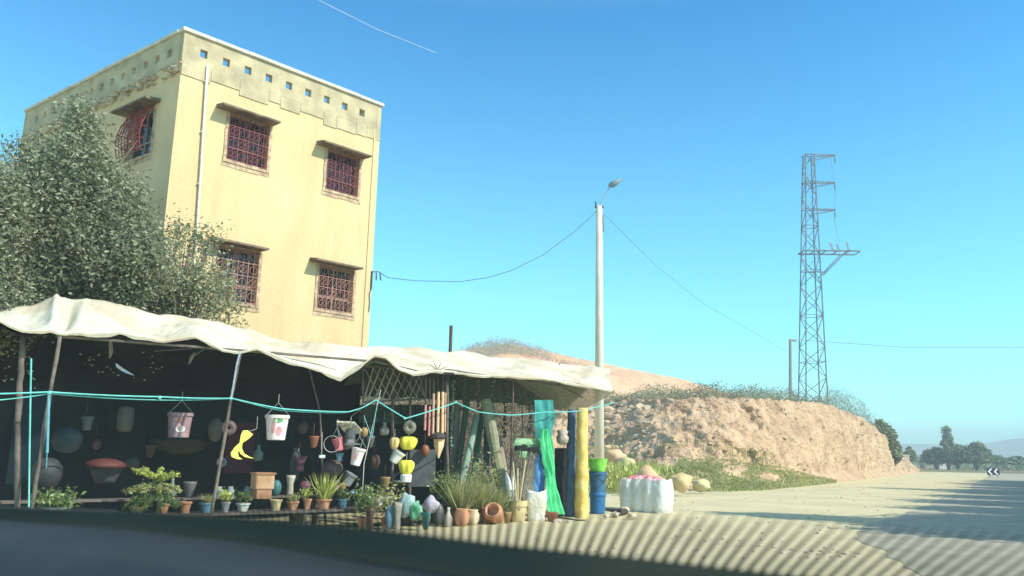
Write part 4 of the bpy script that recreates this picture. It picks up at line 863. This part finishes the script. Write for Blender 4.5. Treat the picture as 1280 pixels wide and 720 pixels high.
# debris and boulders near the drum
def boulder(x,y,wp,hp_,D_,m,label,seed,name='boulder',cat='rock'):
    p=atY(x,y,D_); s=cpx(p); b=MB(); b.blob(p+Z*hp_*s*.4,(wp*s/2,wp*s*.42,hp_*s*.6),seed,.22,3); tag(b.build(name,m,origin=p,smooth=True),label,cat)
Mb1=mat('ochre_rock',(.60,.44,.20),(.70,.55,.30),scale=2,bump=.05,bscale=5); Mb2=mat('orange_rock',(.60,.38,.20),(.70,.50,.32),scale=2,bump=.05,bscale=5); Mb3=mat('straw_rock',(.52,.46,.22),(.62,.55,.32),scale=2,bump=.05,bscale=5)
boulder(850,611,27,20,29,Mb1,'rounded ochre boulder right behind the wrapped bale',2); boulder(808,606,30,22,28,Mb2,'orange boulder rising above the pink topped bale',5)
boulder(876,612,22,13,31,Mb3,'low straw coloured boulder beside the ochre one',9); boulder(768,575,27,13,38,Mb2,'pale orange boulder at the bank foot above the lime basin',12)
boulder(782,590,26,18,33,Mb3,'yellowish straw boulder between drum and bank',14)
for i,(x,y,w_) in enumerate(((780,641,15),(769,645,11),(790,648,12),(758,647,8),(697,655,13),(712,655,10))):
    p=atZ(x,y,0); s=cpx(p); b=MB(); b.blob(p+Z*w_*s*.18,(w_*s/2,w_*s*.4,w_*s*.28),i+20,.4,2)
    tag(b.build('stone',mat('pale_stone%d'%i,(.42,.34,.24),(.66,.58,.46),scale=6),origin=p),['pale chipped stone next to the wrapped bale','dark flat stone right of the blue drum','pale stone in front of the bale corner','small stone at the foot of the blue drum','tan stone at the hem of the emerald cloth','tan stone at the foot of the yellow post'][i],'stone')
b=MB(); b.tube([atZ(757,637,.12),atZ(775,639,.1),atZ(781,640,.05)],[.03,.05,.09],7); tag(b.build('log',pl('charred_log',(.05,.045,.04)),origin=atZ(770,640,0)),'blackened stick lying between drum and bale','stick')
# gravel specks on the sand, grass tufts by the boulders
gr=MB()
for i in range(420):
    x=rnd.uniform(640,1180); y=rnd.uniform(598,700); p=atZ(x,y,0); 
    if p.x>interp([(b_2,a_2) for a_2,b_2 in edge],p.y)-.3: continue
    s=rnd.uniform(.010,.035)*(1+p.y*.012); gr.blob(p+Z*s*.3,(s,s*.8,s*.5),i,.3,1)
tag(gr.build('gravel',mat('gravel_stone',(.42,.35,.25),(.62,.54,.42),scale=1.5),origin=(0,0,0)),'loose gravel and small stones scattered over the sandy verge','gravel',kind='stuff')
tp=[]
for i in range(2600):
    x=rnd.gauss(785,22); y=rnd.uniform(585,616); D_=rnd.uniform(29,35); p=atY(x,y,D_)
    if 735<x<850: tp.append((p.x,p.y,max(0,min(p.z,.9))))
vs,q=blades(tp,.3,.03); tag(fastmesh('weeds',vs,q,M_lime),'yellow green weeds between the drum and the boulders','weeds',kind='stuff')
# ================================================================ POLES, LAMP, PYLON, WIRES
M_conc=mat('pale_concrete_pole',(.60,.55,.42),(.72,.67,.54),scale=2,rough=.85)
t0=atY(749,258,27); bz=V((t0.x,t0.y,0)); lamp=thing('street_lamp','tall pale concrete lamp pole standing behind the stall','street lamp',bz)
b=MB(); b.tube([bz,bz+Z*t0.z*.5,bz+Z*t0.z],[.17,.14,.105],12); b.build('pole',M_conc,lamp,smooth=True)
b=MB(); a=atY(752,254,27); b.tube([bz+Z*(t0.z-.3),a,atY(757,243,27),atY(762,234,27)],.022,6); b.build('arm',pl('galv',(.4,.45,.48),.5),lamp)
b=MB(); h0,h1=atY(761,233,27),atY(777,224,27); b.tube([h0,h0.lerp(h1,.25),h0.lerp(h1,.6),h1],[.05,.12,.10,.03],9); b.build('lamp_head',pl('lamp_grey',(.22,.28,.32),.5),lamp,smooth=True)
b=MB(); b.cbox(bz+Z*(t0.z-.02),V((.3,0,0)),V((0,.1,0)),Z*.06); b.tube([bz+V((-.12,0,t0.z)),bz+V((-.12,0,t0.z+.16))],.03,6); b.tube([bz+V((.12,0,t0.z-.3)),bz+V((.14,0,t0.z-.9))],.02,6); b.build('insulator_bracket',pl('bracket_iron',(.1,.1,.09)),lamp)
def wire(pts,r,label,sag=0,m=None,n=24,name='cable',cat='cable'):
    q=[]
    for a,c in zip(pts,pts[1:]):
        for i in range(n): t_=i/n; q.append(a.lerp(c,t_)-Z*sag*4*t_*(1-t_))
    q.append(pts[-1]); b=MB(); b.tube(q,r,5); tag(b.build(name,m or pl('black_cable',(.06,.08,.09)),origin=pts[0]),label,cat)
wpx=[(470,341,None),(485,347),(520,351),(575,352),(610,347),(640,338),(680,318),(720,288),(748,262)]
A0=br+bu*.36+Z*.08; d0=A0.y; wp=[A0]+[atY(x,y,lerp(d0,27,(x-470)/278.)) for x,y,*_ in wpx[1:]]
wire(wp,.010,'slack cable looping from the building bracket to the lamp pole',n=4)
wire([bz+Z*(t0.z-.1),atY(820,332,38),atY(880,380,48),atY(985,440,56)],.012,'thin wire slanting down from the lamp pole towards the right',n=6,m=pl('grey_cable',(.2,.28,.34)))
wire([atY(340,-36,34),atY(398,0,36),atY(470,36,40),atY(545,66,46)],.013,'pale overhead wire crossing the top of the sky',n=6,m=pl('pale_cable',(.5,.56,.6)))
# pylon
PY=62.; pb_=atY(1016,492,PY); pt_=atY(1010.5,194,PY); pylon=thing('electricity_pylon','lattice steel electricity mast with three short arms on the earth bank','pylon',V((pb_.x,pb_.y,pb_.z-1.2)))
M_gal=mat('galvanised_steel',(.12,.14,.14),(.22,.25,.25),scale=3,rough=.6,metal=.2)
sp_=cpx(pb_); zb=pb_.z-1.2; zt=pt_.z; cx0,cy0=pb_.x,pb_.y
def hw(z): return lerp(13.2,5.6,((z-pb_.z)/(zt-pb_.z)))*sp_
def cxz(z): return lerp(pb_.x,pt_.x,(z-pb_.z)/(zt-pb_.z))
ang=.0
def corner(z,i):
    a=hw(z); dx,dy=[(-1,-1),(1,-1),(1,1),(-1,1)][i]; return V((cxz(z)+dx*a,cy0+dy*a,z))
for i in range(4):
    b=MB(); b.tube([corner(zb,i),corner(zt,i)],.055,4); b.build('leg',M_gal,pylon)
b=MB(); nl=17; zz=[zb+(zt-zb)*(1-(1-k/nl)**1.0) for k in range(nl+1)]
for k in range(nl):
    for i in range(4):
        j=(i+1)%4
        if (k+i)%2: b.tube([corner(zz[k],i),corner(zz[k+1],j)],.032,4)
        else: b.tube([corner(zz[k],j),corner(zz[k+1],i)],.032,4)
        if k%3==0: b.tube([corner(zz[k],i),corner(zz[k],j)],.03,4)
b.build('lattice_bracing',M_gal,pylon)
for y in (194,228,262):
    z=atY(1011,y,PY).z; b=MB(); x0=atY(1003,y,PY).x; x1=atY(1044,y,PY).x
    for dy in(-.3,.3): b.tube([V((x0,cy0+dy,z)),V((x1,cy0+dy*.3,z+.03))],.045,4); b.tube([V((x0+.5,cy0+dy,z-.45)),V((x1-.1,cy0+dy*.3,z-.02))],.03,4)
    ar=b.build('cross_arm',M_gal,pylon)
    b=MB(); b.tube([V((x1-.05,cy0,z)),V((x1-.05,cy0,z-.35))],.03,6)
    for q in range(4): b.lathe(V((x1-.05,cy0,z-.5-.0+q*.11-.1)),[(.03,0),(.10,.03),(.03,.07)],8)
    b.build('insulator',pl('brown_glass',(.25,.30,.30),.3),ar)
b=MB(); z=atY(1030,316,PY).z; x0=atY(1001,316,PY).x; x1=atY(1071,316,PY).x
for dy in(-.6,.6): b.tube([V((x0,cy0+dy,z)),V((x1,cy0+dy,z+.05))],.07,4); b.tube([V((atY(1026,346,PY).x,cy0+dy*.8,atY(1026,346,PY).z)),V((atY(1054,318,PY).x,cy0+dy,z))],.06,4)
for q in range(6): b.tube([V((lerp(x0,x1,q/5),cy0-.6,z)),V((lerp(x0,x1,q/5),cy0+.6,z))],.04,4)
b.build('platform',M_gal,pylon)
b=MB(); z2=atY(1012,343,PY).z; b.tube([V((x0,cy0-.9,z2)),V((atY(1027,343,PY).x,cy0-.9,z2))],.05,4); b.build('step_bar',M_gal,pylon)
for (x,tx,y) in ((1041,1037,302),(1048,1046,304),(1060,1058,301)):
    b=MB(); p0=V((atY(x,316,PY).x,cy0-.2,z)); p1=atY(tx,y,PY); b.tube([p0,p1],.05,6)
    for q in range(4): b.lathe(p0.lerp(p1,.2+.18*q),[(.05,0),(.14,.04),(.05,.08)],8)
    b.build('switch_insulator',pl('porcelain',(.5,.52,.5),.4),pylon)
b=MB(); xx=atY(1043,262,PY).x-.05
b.tube([V((xx,cy0,atY(1043,202,PY).z)),V((xx+.15,cy0-.1,atY(1045,240,PY).z)),V((xx,cy0,atY(1043,280,PY).z)),V((atY(1048,304,PY).x,cy0-.2,atY(1048,304,PY).z))],.015,4); b.build('jumper_wire',M_gal,pylon)
# thin pole beside it
p=atY(987.5,488,58); q=atY(988,424,58); b=MB(); t=thing('utility_pole','slim grey utility pole just left of the lattice mast','pole',V((p.x,p.y,p.z-1)))
b.tube([p-Z*1,q],[.14,.11],9); b.build('pole',pl('grey_pole',(.36,.36,.33)),t); b=MB(); b.cbox(q-Z*.1+V((.15,0,0)),V((.5,0,0)),V((0,.12,0)),Z*.15); b.build('bracket',pl('grey_pole',(.36,.36,.33)),t)
wire([q,atY(1130,434,64),atY(1280,434.5,70),atY(1400,434,76)],.025,'level dark cable running right from the slim grey pole',n=10,m=pl('grey_cable',(.2,.28,.34)))
q=atY(564,407,23); b=MB(); t=tag(b and (b.tube([V((q.x,q.y,0)),q],[.06,.05],8) or b.build('wooden_stake',pl('dark_stake',(.12,.08,.06)),origin=V((q.x,q.y,0)))),'dark wooden stake poking above the tarpaulin right of the building','post')
# twigs on tarpaulin
b=MB(); c=P(547,463,.1); 
for e in ((541,450),(552,452),(536,455),(560,458)): b.tube([c,P(*e,.1)],[.012,.004],5)
tag(b.build('twig',M_bark,origin=c),'bare twig sticking out above the wind chime','twig')
# ================================================================ RIGHT DISTANCE
Mfar=leafmat('far_leaf',(.22,.27,.16),(.32,.36,.22),rough=.8,spec=.1)
def fbush(x,y0,y1,wp,D_,label,name='bush',group=None,cat='bush',cl=None,size=.2,n=70,m=Mfar):
    b0=atY(x,y1,D_); s=cpx(b0); h=(y1-y0)*s; W=wp*s/2; bz_=V((b0.x,b0.y,0 if b0.z<2.0 else b0.z)); 
    if bz_.z==0: b0.z=max(b0.z,0)
    cl=[((bz_.x+dx*W,bz_.y+rnd.uniform(-.3,.3)*W,b0.z+h*zz),(W*r,W*r,h*rz)) for dx,zz,r,rz in (cl or [(-.2,.12,.95,.2),(-.5,.4,.5,.4),(.1,.55,.5,.45),(.55,.35,.45,.35),(0,.25,.8,.3)])]
    t=thing(name,label,cat,bz_,group); b=MB()
    for c,r in cl: b.tube([bz_,V(c)],[.12*h/3,.04],6)
    b.build('trunk',M_bark,t); out=[]
    for c,r in cl:
        d=rng.normal(0,1,(n*9,3)); d/=np.linalg.norm(d,axis=1)[:,None]; out.append(np.array(c)+d*np.array(r)*(rng.uniform(.2,1.25,n*9)[:,None]))
    vs,q=leaves(np.concatenate(out),size,.6); fastmesh('crown',vs,q,m,t)
fbush(1108,526,575,30,80,'rounded green bush behind the tapering right end of the bank',size=.22,n=160,cl=[(-.3,.6,.6,.35),(.3,.45,.55,.35),(.6,.2,.5,.25),(0,.2,.8,.3)])
fbush(1185,532,578,24,140,'tall thin ragged tree standing alone on the horizon',name='tree',cat='tree',size=.2,n=34,cl=[(0,.85,.45,.14),(.25,.65,.5,.12),(-.3,.5,.35,.08),(.0,.3,.4,.2),(.5,.5,.35,.1)])
fbush(1170,560,578,26,142,'dark bush among the tiny far houses',size=.3)
fbush(1196,557,577,26,140,'broad dark bush at the foot of the ragged tree',size=.3)
fbush(1220,554,577,34,138,'biggest dome shaped bush right of the ragged tree',size=.3,n=110)
fbush(1246,570,578,22,150,'low dark bush nearest the chevron sign on the skyline',size=.3)
fbush(1272,571,579,26,155,'low hedge like bush at the right edge of the skyline',size=.3)
fbush(1138,560,577,14,120,'brown green bush directly behind the block wall',size=.28)
hs=[]
for i in range(5200):
    x=rnd.uniform(1132,1400); D_=rnd.uniform(150,200); p=atY(x,577,D_); h=(1.2+1.3*abs(fbm((x*.06,1,1))))*(1.3 if x<1235 else .7); hs.append((p.x,p.y,rnd.random()**1.3*h*1.3))
vs,q=leaves(hs,.3,.5); tag(fastmesh('hedge_strip',vs,q,Mfar),'low green strip of scrub along the far edge of the field','scrub',kind='stuff')
Mh=pl('whitewash',(.75,.70,.6)); Mw=pl('dark_opening',(.05,.05,.05))
for (x,y0,y1,wp,D_,lab,m) in ((1150,563,577,12,170,'leftmost tiny whitewashed far house',Mh),(1161,566,577,12,165,'tiny beige far house between bushes',pl('beige_wall',(.55,.46,.34))),(1180,570,578,12,150,'tiny pale house low behind the ragged tree',Mh)):
    p=atY(x,y1,D_); p.z=0; s=cpx(p); h=(y1-y0)*s+.3; W=wp*s; t=thing('house',lab,'house',p,'far houses'); b=MB(); b.box(p+V((-W/2,0,0)),(W,0,0),(0,W,0),(0,0,h)); b.build('wall',m,t)
    b=MB(); b.box(p+V((-W/2-.1,-.1,h+.003)),(W+.2,0,0),(0,W+.2,0),(0,0,.18)); b.build('roof',M_cop,t)
    for k in(-.25,.25): b=MB(); b.cbox(p+V((k*W,-.01,h*.55)),(W*.13,0,0),(0,.05,0),(0,0,h*.25)); b.build('window',Mw,t)
p=atY(1128,583,88); p.z=0; s=cpx(p); W=19*s; h=1.9; t=thing('block_wall','short pale block wall closing the right end of the bank','wall',p)
b=MB()
for r in range(8):
    for c in range(5):
        b.box(p+V((-W/2+c*W/5+.004,0,r*h/8)),(W/5-.01,0,0),(0,.25,0),(0,0,h/8-.006))
b.build('blockwork',mat('pink_block',(.52,.40,.30),(.62,.50,.38),scale=.8),t); b=MB(); b.box(p+V((-W/2-.05,-.03,h)),(W+.1,0,0),(0,.31,0),(0,0,.1)); b.build('cap',M_cop,t)
# chevron sign
p=atY(1242,594,78); p.z=0; t=thing('chevron_sign','small black and white double chevron sign at the road bend','sign',p)
zc=atY(1242,589.5,78).z; W=1.15; Hs=.62; b=MB(); b.cbox(V((p.x,p.y,zc)),(W,0,0),(0,.03,0),(0,0,Hs)); b.build('board',pl('sign_black',(.03,.03,.03)),t)
b=MB()
for k in(-.5,-.02):
    y=p.y-.02; x=p.x+k*W+.05; hh=Hs/2-.04; z0=zc
    def vv(a,c): return V((x+a,y,z0+c))
    for sg in(1,-1): b.add([vv(.0,0),vv(.2,0),vv(.46,sg*hh),vv(.26,sg*hh)],[(0,1,2,3)])
b.build('chevrons',pl('sign_white',(.85,.85,.85)),t)
for k in(-.35,.35): b=MB(); b.tube([V((p.x+k,p.y+.04,0)),V((p.x+k,p.y+.04,zc+.2))],.035,6); b.build('leg',pl('grey_pole',(.36,.36,.33)),t)
# roadside trees out of frame on the right: their shadows cross the road
spots=[]
yy=16.5
while yy<66:
    ex=interp(EDGEI,yy); H_=rnd.uniform(6.0,7.0); L_=H_/math.tan(SUN_EL); spots.append((ex+2.9+rnd.uniform(-.3,.8)+.905*L_,yy-.425*L_,H_,2.7,0)); yy+=rnd.uniform(3.2,4.6)
for tx,ty,h in ((5.6,20.6,11.),(8.8,19.2,9.5),(18.6,41.8,12.),(22,39.5,10.5),(29,55,11)):
    L_=h/math.tan(SUN_EL); spots.append((tx+.905*L_,ty-.425*L_,h,1.0,1))
for i,(bx,by,h,r,k) in enumerate(spots):
    if k==0: cl=[((bx,by,h),(r*.8,r*.8,r*.7)),((bx+r*.4,by+.3,h-.9),(r*.8,r*.8,r*.6)),((bx-r*.45,by+.4,h-.6),(r*.75,r*.75,r*.6)),((bx+.2,by-r*.4,h-1.2),(r*.8,r*.8,r*.5))]
    else: cl=[((bx,by,h-1.),(.45,.45,1.)),((bx,by,h-2.6),(.8,.8,1.4)),((bx,by,h-4.4),(1.1,1.1,1.5)),((bx,by,h-6),(1.3,1.3,1.4))]
    t=thing('roadside_tree','leafy tree on the far side of the road, outside the view' if k==0 else 'tall narrow tree on the far side of the road, outside the view','tree',V((bx,by,0)),'spreading roadside trees beyond the right edge' if k==0 else 'tall narrow roadside trees beyond the right edge'); b=MB(); b.tube([V((bx,by,0)),V((bx,by,h*.5)),V((bx,by,h*.95))],[.2,.14,.05],8); b.build('trunk',M_bark,t)
    pts=clump_pts(cl,22 if k==0 else 60,40,.32); vs,q=leaves(pts,.13,.6); fastmesh('crown',vs,q,M_leaf,t)
# ================================================================ CAR the picture is taken from: black edge of the windscreen, slanting dark ribs, dashboard
car=thing('car_front','dark windscreen edge with slanting dark ribs above a grey dashboard, seen from inside','car',V((0,.9,.8)))
def Dn(x): return interp([(-200,1.7),(0,1.5),(640,1.0),(1280,.75),(1500,.7)],x)
yb_=[(-200,620),(0,634),(160,640),(320,650),(480,664),(640,684),(800,700),(900,711),(1000,722),(1280,752),(1500,775)]
yd_=[(-200,636),(0,650),(140,660),(330,681),(560,718),(700,745),(900,785),(1500,900)]
def near(x,y,dd=0): return EYE+ray(x,y)*(Dn(x)-dd)
b=MB(); b.grid(lambda u,v: near(lerp(-200,1500,u),lerp(interp(yd_,lerp(-200,1500,u))+6,interp(yb_,lerp(-200,1500,u)),v)),60,2,.006,tuple(fw)); b.build('windscreen_edge',mat('black_frit',(.060,.066,.056),(.078,.082,.070),rough=.8,scale=2,spec=.1),car)
b=MB(); x=150.
while x<1420:
    pitch_=6+(max(x,200)-200)*.0135; yb0=interp(yb_,x)+2; yt0=interp([(150,628),(230,622),(330,617),(420,618),(520,624),(640,640),(800,636),(1000,650),(1280,672),(1420,690)],x)
    hgt=yb0-yt0; sl_=interp([(150,-.45),(350,-.22),(540,0.),(640,.16),(740,.42),(850,.62),(1000,.95),(1280,1.4),(1420,1.6)],x)
    K=5; vs=[]
    for k in range(K+1):
        v=k/K; xx=x+sl_*hgt*v*(1+.12*v); y=yb0-hgt*v; wv=pitch_*.62*(1-v)**.55*.98+ .05
        for sg in(-.5,.5): vs.append(near(xx+sg*wv,y+0))
    n=len(vs); th=fw*.002; b.add(vs+[v+th for v in vs],[(2*k,2*k+1,2*k+3,2*k+2) for k in range(K)]+[(n+2*k+2,n+2*k+3,n+2*k+1,n+2*k) for k in range(K)])
    x+=pitch_
b.build('windscreen_ribs',mat('rib_dark',(.05,.05,.042),rough=.9,spec=.1,alpha=(.78,.01)),car)
b=MB()
def dash(u,v):
    x=lerp(-200,700,u); y=interp(yd_,x); p=near(x,y,.02); return p+V((0,-.30,-.035))*v+V((0,-.1,-.25))*max(0,v-.6)
b.grid(dash,40,12,.01,(0,0,-1)); b.build('dashboard',mat('grey_dash_vinyl',(.020,.028,.031),(.026,.034,.037),rough=.65,scale=8,bump=.001,bscale=200,spec=.3),car,smooth=True)
# ================================================================ HAZE
HZ=True
if HZ:
    b=MB(); b.box((-1050,-350,-1.5),(2300,0,0),(0,1500,0),(0,0,39)); hz=bpy.data.materials.new('haze_air'); hz.use_nodes=True; hz.node_tree.nodes.clear()
    o=hz.node_tree.nodes.new('ShaderNodeOutputMaterial'); pv=hz.node_tree.nodes.new('ShaderNodeVolumePrincipled'); pv.inputs['Color'].default_value=(.86,1.,.985,1); pv.inputs['Density'].default_value=.0018; pv.inputs['Anisotropy'].default_value=-.15
    hz.node_tree.links.new(pv.outputs[0],o.inputs['Volume']); ob=b.build('haze',hz); tag(ob,'pale blue haze in the air over the whole valley','haze',kind='stuff')
